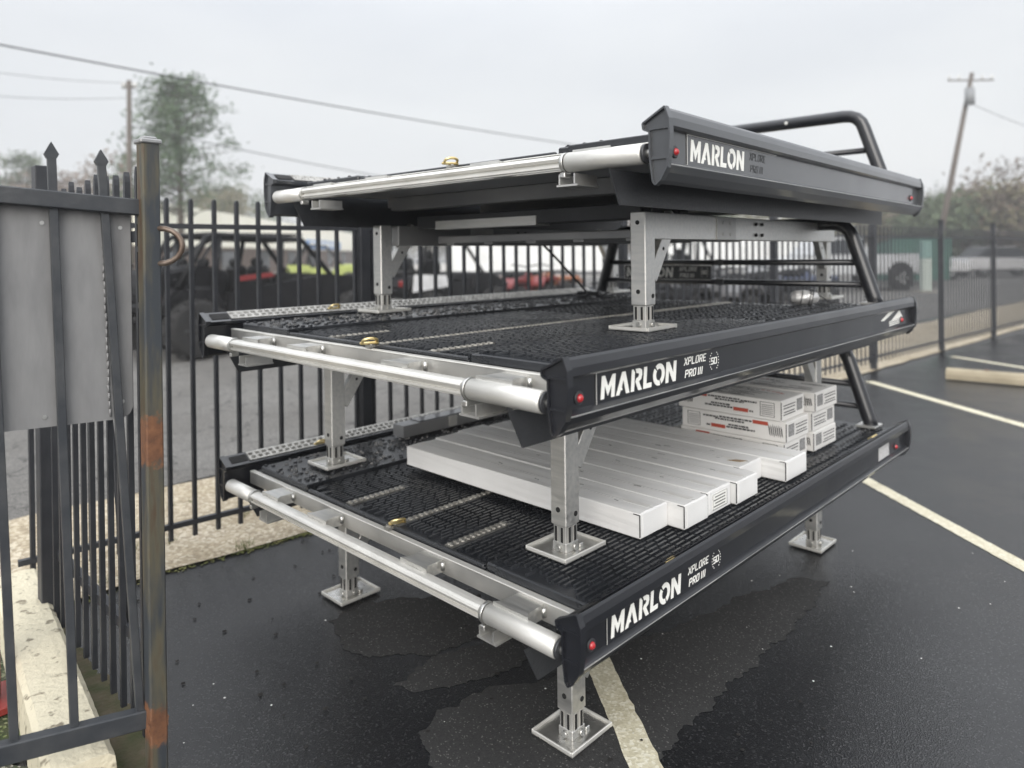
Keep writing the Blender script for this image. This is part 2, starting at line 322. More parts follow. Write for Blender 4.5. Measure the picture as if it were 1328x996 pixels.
# ------------------------------------------------------------------ truck sled decks
W_,L_=1.863,2.49
def rail_prof(h):
    s=h/.1674
    return [(x,z*s) for x,z in [(0,0),(.004,-.006),(.009,-.022),(.010,-.040),(.004,-.0455),(-.010,-.047),(-.010,-.1165),(.006,-.1245),(.007,-.1285),(-.002,-.144),(-.018,-.160),(-.028,-.1674),(-.037,-.160),(-.037,-.05),(-.054,-.042),(-.058,-.032),(-.050,-.029)]]
CAPP=[(.002,.003),(.013,-.025),(.015,-.06),(.013,-.095),(.006,-.135),(-.012,-.162),(-.027,-.173),(-.034,-.165),(-.042,-.11),(-.043,-.05),(-.061,-.043),(-.063,-.029)]
def rib_mesh():
    V=[];F=[]
    def nub(x,y,z,lx,ly,h,ang=0):
        c,s=math.cos(ang),math.sin(ang); k=len(V)
        for sx,sy,t,q in ((-1,-1,0,1),(1,-1,0,1),(1,1,0,1),(-1,1,0,1),(-1,-1,1,.72),(1,-1,1,.72),(1,1,1,.72),(-1,1,1,.72)):
            u=sx*lx/2*q; v=sy*ly/2*(q if lx*ly<.0004 and ly<.03 else .93 if t else 1); V.append((x+c*u-s*v,y+s*u+c*v,z+t*h))
        for f in ((4,5,6,7),(0,1,5,4),(1,2,6,5),(2,3,7,6),(3,0,4,7)): F.append(tuple(k+i for i in f))
    return V,F,nub
def to_mesh(name,V,F,m):
    me=bpy.data.meshes.new(name); me.from_pydata(V,[],F); me.materials.append(m); return me
def clear_strip(x,y):
    if abs(x+1.14)<.024 and .08<y<.385: return False
    if abs(x+.605)<.024 and .08<y<.385: return False
    return abs(x+.86)>.024
V,F,nub=rib_mesh()
for i in range(50):
    x=-1.37+.0192*i; off=random.choice((0,.018,.036))
    for j in range(24):
        y=.158+off+.054*j
        if y>1.32: continue
        if clear_strip(x,y): nub(x,y,-.058,.0100,.047,.008)
for i in range(24):
    for j in range(25):
        x=-1.36+.039*i+random.uniform(-.004,.004); y=1.40+.041*j+(i%2)*.020
        if abs(x+.86)>.03 and y<2.40 and x<-.44: nub(x,y,-.058,.013,.026,.006,.35 if i%2 else -.35)
RIBS_MID=to_mesh('traction_ribs',V,F,PLASTIC)
V,F,nub=rib_mesh()
for i in range(19):
    x=-.412+.0192*i; off=random.choice((0,.018,.036))
    for j in range(24):
        y=.150+off+.054*j
        if y<1.32: nub(x,y,-.040,.0100,.047,.007)
for i in range(9):
    for j in range(25):
        x=-.405+.039*i+random.uniform(-.004,.004); y=1.40+.041*j+(i%2)*.020
        if y<2.40: nub(x,y,-.040,.013,.026,.006,.35 if i%2 else -.35)
RIBS_RIGHT=to_mesh('traction_ribs',V,F,PLASTIC)
V,F,nub=rib_mesh()
for i in range(15):
    for j in range(104):
        if random.random()<.40:
            x=-1.735+.0225*i+random.uniform(-.006,.006); y=.128+.0222*j+random.uniform(-.006,.006); nub(x,y,-.040,.012,.013,.006,random.random())
RIBS_LEFT=to_mesh('traction_nubs',V,F,PLASTIC)
def make_deck(label,origin,rz,h,legs,floor,beam,emblem,dim,rackplate,rear_lines,ringspots):
    T=thing('sled_deck',label,'truck deck',origin,rz,'stacked aluminium truck decks')
    pf=rail_prof(h); hs=h/.1674
    for side in (1,-1):
        X=(lambda x:x) if side==1 else (lambda x:-W_-x)
        bm=new(); prism(bm,pf,lambda u,v,t:(X(u),t,v),.010,L_-.010); rail=obj('side_rail',bm,GLARECOAT if dim else BLACK,T)
        bm=new()                                             # serrated grip strip on the sloping inner top
        n=78
        ya,yb=.10,L_-.06
        q0,q1=(-.006,-.0015),(-.048,-.0265)
        prism(bm,[(q0[0],q0[1]),(q1[0],q1[1]),(q1[0],q1[1]+.003),(q0[0],q0[1]+.003)],lambda u,v,t:(X(u),t,v),ya,yb)
        for k in range(int((yb-ya)/.03)):
            y=ya+.006+.03*k
            for u0 in (.15,.55):
                a=(q0[0]+(q1[0]-q0[0])*u0,q0[1]+(q1[1]-q0[1])*u0+.003); b=(q0[0]+(q1[0]-q0[0])*(u0+.3),q0[1]+(q1[1]-q0[1])*(u0+.3)+.003)
                prism(bm,[a,b,((a[0]+b[0])/2,(a[1]+b[1])/2+.0045)],lambda u,v,t:(X(u),t,v),y+.007*(u0>.4),y+.016+.007*(u0>.4))
        obj('grip_strip',bm,GRIP if side==-1 else BLACK,rail)
        bm=new(); prism(bm,[(-.012,-.0055),(-.044,-.0245),(-.044,-.0232),(-.012,-.0042)],lambda u,v,t:(X(u),t,v),.026,.094); obj('rail_slot',bm,DARKHOLE,rail)
        bm=new(); zl=-.1266*hs; prism(bm,[(.0066,zl-.0004),(.0078,zl-.0004),(.0078,zl+.0010),(.0062,zl+.0014)],lambda u,v,t:(X(u),t,v),.012,L_-.012); obj('ledge_line',bm,ALUD,rail)  # thin pale strip drawing the bright line along the lower rail ledge
        for ye,dr in ((0,-1),(L_,1)):
            bm=new(); cp=[(x,z*hs) for x,z in CAPP]
            prism(bm,cp,lambda u,v,t:(X(u),t,v),ye-dr*.012,ye-dr*.001)
            cx=sum(p[0] for p in cp)/len(cp); cz=sum(p[1] for p in cp)/len(cp)
            for i in range(len(cp)):
                a=cp[i]; b=cp[(i+1)%len(cp)]
                pa=(a[0]+(cx-a[0])*.06,a[1]+(cz-a[1])*.025); pb=(b[0]+(cx-b[0])*.06,b[1]+(cz-b[1])*.025)
                bar(bm,(X(pa[0]),ye+dr*.003,pa[1]),(X(pb[0]),ye+dr*.003,pb[1]),.0045,.0085,up=(0,1,0))
            for zz in (-.045,-.112): bar(bm,(X(-.041),ye+dr*.002,zz*hs),(X(.010),ye+dr*.002,zz*hs),.005,.006,up=(0,1,0))
            obj('end_cap',bm,GLARECOAT if dim else BLACK,T)
        # splash guard hanging inside the rail
        bm=new(); y0=-.012 if side==1 else .03
        prism(bm,[(y0,-.134),(y0+.045,-.224),(2.40,-.224),(2.40,-.134)],lambda u,v,t:(X(t),u,v),-.158,-.153)
        obj('splash_guard',bm,RUBBER,T)
        for yl in ((.058,2.33)):
            bm=new(); lathe(bm,[(.0115,-.004),(.0115,0),(.0095,.004),(.0085,.008),(.004,.012),(.001,.0128)],(X(-.010),yl,-.094*hs) if side==1 else (X(-.010),yl,-.094*hs),'x',16)
            if side==-1:
                for v in bm.verts: v.co.x=2*X(-.010)-v.co.x
            lt=obj('marker_light',bm,REDL,rail)
            bm=new(); lathe(bm,[(.0155,0),(.0155,.003),(.0125,.0045)],(X(-.010),yl,-.094*hs),'x',16)
            if side==-1:
                for v in bm.verts: v.co.x=2*X(-.010)-v.co.x
            obj('light_bezel',bm,RUBBER,rail)
    sidep=-.0099
    nameplate(T,lambda u,v,t:(sidep+t,.118+u,(-.1205*hs+v*min(1,hs*.93))),emblem,dim)
    # tail: rollers, fixed bar, gussets, rear beam
    yp,zp,rp=.012,-.104,.0258
    for x0,x1 in ((-.066,-.30),(-1.80,-1.60)):
        bm=new(); tube(bm,[(x0,yp,zp),(x0+(x1-x0)*.02,yp,zp),(x1,yp,zp)],rp,24,rs=[rp*.85,rp,rp]); obj('tail_roller',bm,ALUW,T)
    for x0,x1 in ((-.038,-.066),(-1.80,-1.827)):
        bm=new(); tube(bm,[(x0,yp,zp),(x1,yp,zp)],.011,12); obj('roller_axle',bm,STEEL,T)
    bm=new(); tube(bm,[(-.064,yp,zp),(-.056,yp,zp)],.0245,20); obj('roller_bush',bm,RUBBER,T)
    bprof=[(-.024,.010),(-.021,.015),(-.014,.019),(-.004,.021),(.006,.021),(.012,.020),(.012,-.012),(-.002,-.018),(-.013,-.018),(-.013,-.0135),(-.020,-.0125),(-.020,-.0065),(-.012,-.006),(-.012,.001),(-.021,.002)]
    bm=new(); prism(bm,[(yp+u,zp+v) for u,v in bprof],lambda u,v,t:(t,u,v),-.318,-1.585); obj('tail_bar',bm,ALUW,T)
    for x in (-.309,-1.592):
        bm=new(); lathe(bm,[(rp+.0012,-.005),(rp+.002,-.003),(rp+.002,.003),(rp+.0012,.005)],(x,yp,zp),'x',24)
        bxm(bm,(x,yp-.004,zp-rp-.008),(.016,.03,.014),bev=.002); obj('tail_clamp',bm,STEEL,T)
    bm=new(); bprof2=[(0,0),(.022,0),(.022,-.006),(.006,-.006),(.006,-.040),(.03,-.040),(.03,-.046),(0,-.046)]
    prism(bm,[(.092+u,-.067+v) for u,v in bprof2],lambda u,v,t:(t,u,v),-.045,-1.80); rb=obj('rear_beam',bm,ALUD,T)  # duller metal than lip and bar: shade of the front face in its colour
    bm=new(); bxm(bm,(-.9225,.101,-.0645),(1.755,.021,.004),bev=.001); obj('beam_lip',bm,ALUW,rb)
    for x in rear_lines:
        bm=new(); g=.058; z0,z1=-.0705,-.0815
        prism(bm,[(x-g*1.15,yp+.004),(x+g*.95,yp+.004),(x+g*.72,yp+.020),(x+g*.66,.0915),(x-g*.86,.0915),(x-g*.92,yp+.020)],lambda u,v,t:(u,v,t),z0,z1)
        bxm(bm,(x+g*.62,.052,-.094),(.006,.074,.026)); bxm(bm,(x-g*.82,.052,-.094),(.006,.074,.026)); gs=obj('gusset',bm,ALU,T)
        bm=new(); tube(bm,[(x+.05,.080,-.095),(x+.05,.080,-.072)],.006,8); obj('bolt',bm,STEEL,gs)
    for x in (-.30,-1.50):
        bm=new()
        for a in (-.02,.03): bxm(bm,(x+a,.045,-.150),(.005,.10,.03))
        bxm(bm,(x+.005,.045,-.166),(.07,.10,.005)); obj('hinge_bracket',bm,ALUD,T)
    # floor panels
    bm=new(); bxm(bm,(-.905,(L_+.09)/2-.007,-.0635),(.955,L_-.156,.011),bev=.003); cen=obj('floor_panel',bm,PLASTIC,T)
    inst('traction_ribs',RIBS_MID,cen)['kind']='stuff'
    bm=new(); bxm(bm,(-.24,(L_+.09)/2-.007,-.053),(.36,L_-.156,.026),bev=.004); p=obj('floor_panel',bm,PLASTIC,T); inst('traction_ribs',RIBS_RIGHT,p)['kind']='stuff'
    bm=new(); bxm(bm,(-1.572,(L_+.09)/2-.007,-.053),(.36,L_-.156,.026),bev=.004); p=obj('floor_panel',bm,PLASTIC,T); inst('traction_nubs',RIBS_LEFT,p)['kind']='stuff'
    bm=new(); bxm(bm,(-.905,.121,-.0565),(.95,.014,.012),bev=.003); bxm(bm,(-.22,.114,-.050),(.32,.008,.024),bev=.003); obj('floor_trim',bm,PLASTIC,T)
    bm=new(); bxm(bm,(-.93,L_/2+.05,-.079),(1.75,L_-.16,.016)); obj('belly_sheet',bm,BELLY,T)
    for x,y0,y1,wd in ((-1.14,.135,.39,.030),(-.86,.094,L_-.10,.026),(-.605,.135,.39,.030)):
        bm=new(); bxm(bm,(x,(y0+y1)/2,-.056),(wd,y1-y0,.008))
        n=int((y1-y0)/.022)
        for k in range(n):
            y=y0+.011+.022*k
            for s_ in (-1,1): bxm(bm,(x+s_*wd*.24,y,-.0508),(wd*.34,.010,.0045),Matrix.Rotation(.5*s_,3,'Z'))
        obj('glide_strip',bm,GRIP,T)
    for (x,y,z,a) in ringspots:
        bm=new(); f=lambda u,v:(u,0,v)
        Rz=Matrix.Rotation(a,4,'Z'); pts=[(-.022,.0),(-.022,.012)]+[(.022*math.cos(R(180-18*i)),.012+.014*math.sin(R(180-18*i))) for i in range(1,10)]+[(.022,.012),(.022,0)]
        tilt=Matrix.Rotation(R(52),4,'X')
        tube(bm,[Rz@tilt@Vector((u,0,v)) for u,v in pts],.0046,8)
        bxm(bm,(0,0,0),(.058,.014,.009),Rz.to_3x3(),.003)
        obj('tie_down_ring',bm,BRASS,T,(x,y,z))
    # rack at the cab end
    yr=L_-.085
    bm=new(); xb,xt=-.125,-.235
    hoop=[(xb,yr,-.06),(xb-.02,yr,0),(xt,yr,.275),(xt-.012,yr,.305),(xt-.035,yr,.33),(xt-.066,yr,.343),(xt-.10,yr,.347)]
    full=hoop+[(-W_-x,y,z) for x,y,z in reversed(hoop)]
    tube(bm,full,.032,14); hp=obj('rack_hoop',bm,BLACK,T)
    for x in (xb-.02,-W_-xb+.02):
        bm=new(); bxm(bm,(x,yr,-.03),(.09,.11,.01),bev=.002); obj('rack_foot',bm,ALUD,hp)
    for x in (-.62,-1.24):
        bm=new(); tube(bm,[(x,yr-.028,.347),(x,yr-.034,.347)],.009,10); obj('rack_bolt',bm,ALUW,hp)
    for z,ins in ((.160,.065),(.055,.024)):
        bm=new(); tube(bm,[(xb-ins,yr,z),(-W_-xb+ins,yr,z)],.015,12)
        for x in (-.92,): bxm(bm,(x,yr,z),(.05,.034,.034),bev=.004)
        obj('rack_rail',bm,BLACK,T)
    if rackplate: nameplate(T,lambda u,v,t:(-1.535+u,yr-.018-t,.064+v),True,False,'rack_nameplate')
    # sub-frame
    zb0,zb1=beam
    for x in (legs[0][0],legs[1][0]):
        bm=new(); y0,y1=legs[0][1]+.02,legs[2][1]-.0
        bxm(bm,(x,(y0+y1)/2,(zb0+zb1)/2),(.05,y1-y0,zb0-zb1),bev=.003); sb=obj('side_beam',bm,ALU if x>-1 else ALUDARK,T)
        for yy in (.62,1.0):
            bm=new()
            yc=y0+(y1-y0)*.30 if yy<.9 else y0+(y1-y0)*.47
            (bxm(bm,(x+.027,yc,(zb0+zb1)/2),(.005,.16,(zb0-zb1)*.94)) if yy<.9 else None)
            for a in (-.03,.03):
                for b_ in (-.022,.022):
                    tube(bm,[(x+.025,yc+a,(zb0+zb1)/2+b_),(x+.0325,yc+a,(zb0+zb1)/2+b_)],.007,8)
            obj('bolt_plate' if yy<.9 else 'bolt_row',bm,ALUD if yy<.9 else DARKHOLE,sb)
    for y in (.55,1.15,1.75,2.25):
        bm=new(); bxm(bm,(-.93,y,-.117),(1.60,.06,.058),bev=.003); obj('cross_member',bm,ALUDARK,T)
    for y,z,xa,xb_ in ((.60,-.205,-1.45,-.88),(.86,-.185,-.98,-.76)):
        bm=new(); bxm(bm,(-1.0,y,z),(1.16,.07,.055),bev=.004); ch=obj('slide_channel',bm,RUBBER,T)
        bm=new(); bxm(bm,((xa+xb_)/2,y-.038,z-.014),(xb_-xa,.006,.034)); bxm(bm,((xa+xb_)/2,y,z-.030),(xb_-xa,.085,.005)); obj('slide_sleeve',bm,ALU,ch)
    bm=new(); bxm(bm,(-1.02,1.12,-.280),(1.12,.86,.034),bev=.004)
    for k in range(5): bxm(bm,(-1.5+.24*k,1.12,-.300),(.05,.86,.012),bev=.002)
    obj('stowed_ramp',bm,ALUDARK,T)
    # legs
    for i,(x,y) in enumerate(legs):
        zf=floor[i]; sgn=1 if i<2 else -1; zt=zb0+.0; zo=zf+.080
        bm=new(); bxm(bm,(x,y,(zt+zo)/2),(.056,.062,zt-zo),bev=.003); lg=obj('leg',bm,ALU,T)
        bm=new(); bxm(bm,(x,y,(zo+zf)/2+.01),(.046,.052,zo-zf+.02),bev=.002)
        for s_ in (-1,1):
            bxm(bm,(x+s_*.011,y-.026,zf+.054),(.009,.004,.044)); bxm(bm,(x+.0235,y+s_*.012,zf+.054),(.004,.010,.044))
        bxm(bm,(x,y,zf+.019),(.051,.057,.026),bev=.002); it=obj('inner_tube',bm,ALUD,lg)
        bm=new()
        for s_ in (-1,1):
            bxm(bm,(x+s_*.011,y-.0285,zf+.055),(.0075,.0012,.042)); bxm(bm,(x+.026,y+s_*.012,zf+.055),(.0012,.0085,.042))
        obj('tube_slot',bm,DARKHOLE,lg)
        bm=new(); bxm(bm,(x-.012,y+.016,zf+.004),(.150,.182,.006),bev=.001); obj('foot_plate',bm,PLATE,lg); bm=new()
        for s_ in (-1,1):
            bxm(bm,(x-.012+s_*.0725,y+.016,zf+.009),(.006,.182,.012),bev=.0015); bxm(bm,(x-.012,y+.016+s_*.0885,zf+.0085),(.139,.006,.011),bev=.0015)
        obj('plate_rim',bm,ALUW,lg)
        bm=new()
        for (dx,dy,dz) in ((0,-.028,.018),(.0255,.008,.018)):
            a=Vector((x+dx,y+dy,zf+dz)); d=Vector((0,-1,0)) if abs(dy)>.02 else Vector((1,0,0)); tube(bm,[a,a+d*.008],.009,6)
        a=Vector((x+.018,y+.040,zf+.012)); bxm(bm,a,(.018,.018,.012),bev=.002); obj('bolt',bm,STEEL,lg)
        bm=new()
        for (dx,dy,dz) in ((.0,-.0318,.045),(.0288,.012,.030),(.0,-.0318,zt-zo-.035)):
            a=Vector((x+dx,y+dy,zo+dz)); d=Vector((0,-1,0)) if dx==0 else Vector((1,0,0)); tube(bm,[a-d*.001,a+d*.0008],.0075,10)
        obj('pin_hole',bm,DARKHOLE,lg)
        if zt-zf>.30:
            bm=new(); a=Vector((x+.008,y+sgn*.026,zt-.215)); b=Vector((x+.008,y+sgn*.172,zt-.004)); bar(bm,a,b,.052,.030,up=(1,0,0),bev=.002)
            br=obj('brace',bm,ALU,lg)
            bm=new(); dd=b-a
            for t in (.45,.75):
                p=a+dd*t; tube(bm,[(x+.0225,p.y,p.z),(x+.0238,p.y,p.z)],.006,8)
            obj('brace_hole',bm,DARKHOLE,lg)
    return T
legsS=[(-.345,.405),(-1.575,.415),(-.355,2.22),(-1.575,2.22)]
legsB=[(-.275,.305),(-1.455,.335),(-.285,2.075),(-1.455,2.075)]
Zb,Zm,Zt=.544,1.14,1.703
def floorz(zdeck,zbelow,raised): return [ (zbelow+r)-zdeck for r in raised]
RS=(-.224,-.615,-1.145,-1.475)
D_b=make_deck('bottom black truck deck carrying the white cartons, its short legs on the wet asphalt',(-.051,.097,Zb),R(.12),.1674,legsB,[-Zb-.006]*4,(-.17,-.25),True,False,False,RS,
  [(-.03,.41,-.02,1.55),(-.046,2.12,-.02,1.55),(-.855,.135,-.046,1.2),(-1.79,.41,-.01,1.55)])
D_m=make_deck('middle black truck deck held up on tall legs above the white cartons',(0,0,Zm),0,.1674,legsS,floorz(Zm,Zb,(-.032,-.032,-.032,-.032)),(-.17,-.25),True,False,True,RS,
  [(-.03,.70,-.02,1.55),(-.86,.10,-.046,1.2),(-1.79,.55,-.01,1.55)])
legsT=[(-.375,.50),(-1.68,.45),(-.405,2.30),(-1.68,2.25)]
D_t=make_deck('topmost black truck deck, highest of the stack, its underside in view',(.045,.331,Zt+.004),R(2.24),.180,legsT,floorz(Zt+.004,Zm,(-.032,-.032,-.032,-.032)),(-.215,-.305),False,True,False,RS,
  [(-.86,.10,-.046,1.2)])
# stickers at the far end of the rails
def sticker(name,parent,polys,m,hs=1):
    bm=new()
    for p in polys: prism(bm,p,lambda u,v,t:(-.010+t,u,v),.0002,.0016)
    obj(name,bm,m,parent)
sticker('corner_sticker',D_m,[[(2.10,-.082),(2.27,-.043),(2.19,-.043),(2.06,-.080)],[(2.20,-.088),(2.31,-.050),(2.355,-.082)]]+[[(2.17,-.094-.008*k),(2.31,-.090-.008*k),(2.31,-.086-.008*k),(2.17,-.090-.008*k)] for k in range(3)],WHITEP)
sticker('corner_sticker',D_b,[[(2.10,-.112),(2.24,-.112),(2.24,-.052),(2.10,-.052)]],mat('grey_sticker',(.6,.6,.6),.6,0,(.4,.4,.4),200,2))
# ------------------------------------------------------------------ cartons on the bottom deck
DB=(-.051,.097,Zb)
def dent(bm):
    bmesh.ops.subdivide_edges(bm,edges=[e for e in bm.edges if e.calc_length()>.03],cuts=4,use_grid_fill=True)
    for v in bm.verts: v.co+=Vector((random.gauss(0,.0005),random.gauss(0,.0005),random.gauss(0,.0007) if v.co.z>.01 else 0))
def carton_long(x0,x1,y0,y1,label,extra=None,z=-.03):
    h=.076; t=thing('long_carton',label,'carton',(DB[0]+(x0+x1)/2,DB[1]+(y0+y1)/2,Zb+z),random.uniform(-.006,.006),'plain long white cartons')
    lx,ly=x1-x0,y1-y0
    bm=new(); bxm(bm,(0,0,h/2),(lx,ly-.0045,h),bev=.0035)
    dent(bm); obj('carton_body',bm,CARD,t)
    bm=new(); bxm(bm,(lx/2+.0010,.004,h*.5),(.0022,ly-.02,h-.008),bev=.0006); obj('end_flap',bm,CARD,t)
    bm=new(); bxm(bm,(lx/2-.0005,-ly/2+.0012,h*.52),(.003,.0022,h*.86)); bxm(bm,(lx/2-.012,-ly/2+.0012,h-.004),(.022,.002,.0022)); obj('flap_slit',bm,INK,t)
    bm=new(); bxm(bm,(0,-ly*.02,h+.0004),(lx*.995,.0016,.0008)); obj('top_seam',bm,mat('seam',(.42,.42,.41),.9) if 'seam' not in bpy.data.materials else bpy.data.materials['seam'],t)
    bm=new(); bxm(bm,(lx/2-.06,0,h+.0007),(.09,.026,.0006)); obj('end_tape',bm,TAPE,t)
    bm=new()
    for _ in range(4):
        x=random.uniform(-.1,.4)*lx; y=random.uniform(-.3,.3)*ly; bxm(bm,(x,y,h+.0005),(random.uniform(.01,.03),random.uniform(.003,.006),.001),Matrix.Rotation(random.uniform(-.3,.3),3,'Z'))
    obj('scuff_mark',bm,INKG,t)
    if extra: extra(t,lx,ly,h)
    return t
def lab(t,lx,ly,h):
    bm=new(); bxm(bm,(lx/2+.0028,0,h*.5),(.0014,ly*.62,h*.66)); s=obj('shipping_label',bm,WHITEP,t)
    bm=new(); x=lx/2+.0037
    for k in range(4): bxm(bm,(x,-.004+.006*(k%2),h*(.30+.13*k)),(.0005,ly*(.48-.05*(k%2)),.003))
    for s_ in (-1,1): bxm(bm,(x,s_*ly*.30,h*.5),(.0005,.0012,h*.64)); bxm(bm,(x,0,h*(.5+s_*.32)),(.0005,ly*.6,.0012))
    obj('label_print',bm,INK,s)
def tear(t,lx,ly,h):
    bm=new(); prism(bm,[(0,0),(.045,.012),(.062,.045),(.02,.03)],lambda u,v,w_:(lx/2-.075+u,-ly/2+.05+v,h+w_),.0003,.0012); obj('torn_patch',bm,TEAR,t)
carton_long(-1.295,-.177,.505,.657,'nearest long white carton, its right end set back by the foot plate')
carton_long(-1.31,-.118,.660,.803,'second long white carton from the front, with a dark slit at its corner')
carton_long(-1.33,-.124,.806,.962,'long white carton with a printed address label on its end',lab)
carton_long(-1.30,-.105,.966,1.122,'long white carton standing proud just behind the labelled carton')
carton_long(-1.28,-.175,1.126,1.300,'long white carton with a torn brown patch on its top',tear)
carton_long(-1.22,-.083,1.304,1.490,'rearmost long white carton, reaching farthest right, in front of the printed cartons')
def carton_print(x0,x1,y0,y1,z,h,label,flip):
    t=thing('printed_carton',label,'carton',(DB[0]+(x0+x1)/2,DB[1]+(y0+y1)/2,Zb+z),random.uniform(-.012,.012),'printed white cartons in two stacks')
    lx,ly=x1-x0,y1-y0
    bm=new(); bxm(bm,(0,0,h/2),(lx,ly,h-.0015),bev=.003); obj('carton_body',bm,CARD2,t)
    f=-1 if flip else 1
    F=lambda u,v,w_:(u*f,-ly/2-w_,v)
    E=lambda u,v,w_:(lx/2+w_,u*f,v)
    bk=new(); rd=new(); gy=new()
    def rect(b,fn,u0,u1,v0,v1): prism(b,[(u0,v0),(u1,v0),(u1,v1),(u0,v1)],fn,.0003,.0009)
    rect(rd,F,-lx*.34,-lx*.20,h*.72,h*.90); rect(rd,F,lx*.06,lx*.20,h*.22,h*.40)
    for (u0,u1,v) in ((-.19,.12,.80),(-.12,.16,.68),(.13,.28,.76),(-.22,.05,.34),(-.16,.03,.46),(.21,.25,.30)):
        u=u0
        while u<u1:
            q=min(u1,u+random.uniform(.012,.04)); rect(bk,F,u*lx,q*lx,h*v-.0036,h*v+.0036); u=q+.006
    # bordered handling panel
    for (a,b,c,d) in ((.31,.44,.16,.18),(.31,.44,.84,.86),(.31,.315,.18,.84),(.435,.44,.18,.84)): rect(bk,F,a*lx,b*lx,c*h,d*h)
    for k in range(6): rect(gy,F,.325*lx,.425*lx,h*(.25+.09*k),h*(.29+.09*k))
    # hand drawn brush emblem
    for k in range(7):
        u=-lx*.47+k*lx*.018; a=random.uniform(.1,.3)*h; prism(bk,[(u,.45*h-a*.8),(u+lx*.011,.34*h),(u+lx*.021,.55*h+a),(u+lx*.008,.66*h)],F,.0003,.0009)
    # end panel
    rect(gy,E,ly*.18,ly*.40,h*.30,h*.82)
    for (u0,u1,v) in ((-.42,.10,.72),(-.42,.08,.58),(-.40,.06,.40),(-.42,.10,.28)): rect(bk,E,u0*ly,u1*ly,h*v-.002,h*v+.002)
    for (a,b,c,d) in ((.17,.41,.28,.30),(.17,.41,.82,.84),(.17,.18,.30,.82),(.40,.41,.30,.82)): rect(bk,E,a*ly,b*ly,c*h,d*h)
    bxm(bk,(lx/2-.0008,-ly/2+.0006,h*.5),(.0030,.0022,h*.86))
    # top print
    Tn=lambda u,v,w_:(u*f,v,h-.0008+w_)
    for (u0,u1,v) in ((-.42,-.1,-.30),(-.38,-.15,-.1),(-.05,.2,-.25),(-.45,-.2,.2),(.0,.22,-.05)): rect(gy,Tn,u0*lx,u1*lx,v*ly,v*ly+.008)
    for k in range(16):
        u=random.uniform(-.45,.15)*lx; v=random.uniform(-.42,.38)*ly; rect(gy,Tn,u,u+random.uniform(.03,.14),v,v+random.uniform(.003,.010))
    for k in range(9):
        a0=R(20+k*16); u=lx*.18+.085*math.cos(a0); v=ly*.12+.035*math.sin(a0); rect(rd if k<6 else bk,Tn,u,u+.014,v,v+.006)
    obj('black_print',bk,INK,t); obj('red_print',rd,INKR,t); obj('grey_print',gy,INKG,t)
    return t
HC=.083
pc=['lowest printed carton in the front stack, mostly hidden by the plain cartons','middle printed carton in the front stack, its brush emblem at the right','top printed carton in the front stack, its brush emblem at the left']
pb=['lowest printed carton in the back stack, resting on the black deck','middle printed carton in the back stack behind the front stack','top printed carton in the back stack, with a curved red mark on its lid']
for k in range(3):
    dx=(.01,.018,0)[k]; carton_print(-.655+dx,-.190+dx,1.515,1.735,-.03+HC*k,HC,pc[k],k==1)
    dx=(0,-.006,.006)[k]; carton_print(-.60+dx,-.162+dx,1.765,2.01,-.03+HC*k,HC,pb[k],k%2==0)
# aluminium channel lying along the left rail of the bottom deck
t=thing('aluminium_channel','long dull aluminium channel lying along the left rail of the bottom deck','channel',(DB[0]-1.68,DB[1]+1.25,Zb-.03))
bm=new(); prism(bm,[(-.04,0),(.04,0),(.04,.055),(-.04,.055)],lambda u,v,w_:(u,w_,v),-.50,.75); obj('channel_body',bm,ALUDARK,t)
bm=new(); bxm(bm,(-.004,.15,.0575),(.076,1.1,.004)); obj('cover_plate',bm,BLACK,t)
for y in (-.2,.25): 
    bm=new(); bxm(bm,(.042,y,.029),(.004,.05,.05)); obj('joint_plate',bm,ALUW,t)
bm=new(); bxm(bm,(0,.35,.062),(.03,.02,.003)); obj('green_tab',bm,mat('green_tab',(.03,.25,.13),.5),t)
# plastic wrapped roll on the middle deck
t=thing('wrapped_roll','small clear wrapped silver roll with loose black wire on the middle deck','roll',(-.36,2.14,Zm-.03),.5); t.scale=(.72,.72,.72)
WRAP=mat('crinkled_clear_wrap',(.75,.75,.74),.22,.35,(.5,.5,.5),14,4,.8,35)
bm=new(); lathe(bm,[(.012,-.085),(.035,-.075),(.044,-.05),(.047,0),(.043,.05),(.028,.08),(.01,.088)],(0,0,.046),'x',18)
for v in bm.verts: v.co+=Vector((random.gauss(0,.002),random.gauss(0,.002),random.gauss(0,.002)))
obj('roll_body',bm,WRAP,t)
bm=new()
for x in (-.02,.03,.045): tube(bm,[(x+.01*math.sin(a),.05*math.cos(a),.046+.05*math.sin(a)) for a in [2*math.pi*i/18 for i in range(19)]],.003,6)
tube(bm,[(.04,.04,.08),(.09,.06,.06),(.16,.02,.012),(.24,-.02,.01)],.004,6); tube(bm,[(-.03,-.03,.02),(-.12,-.05,.01),(-.2,.0,.01)],.003,6); obj('wire',bm,RUBBER,t)
# black strap slung between the top and middle decks
bm=new(); tube(bm,[(-1.36,1.42,1.43),(-1.44,1.64,1.34),(-1.52,1.88,1.23),(-1.60,2.12,1.12)],.006,6)
for k in range(26): tube(bm,[(-1.60+random.gauss(0,.05),2.12+random.gauss(0,.05),1.105),(-1.60+random.gauss(0,.05),2.12+random.gauss(0,.06),1.135)],.005,5)
tag(obj('strap',bm,RUBBER),'thin black strap slanting down from the top deck to a heap on the middle deck','strap')
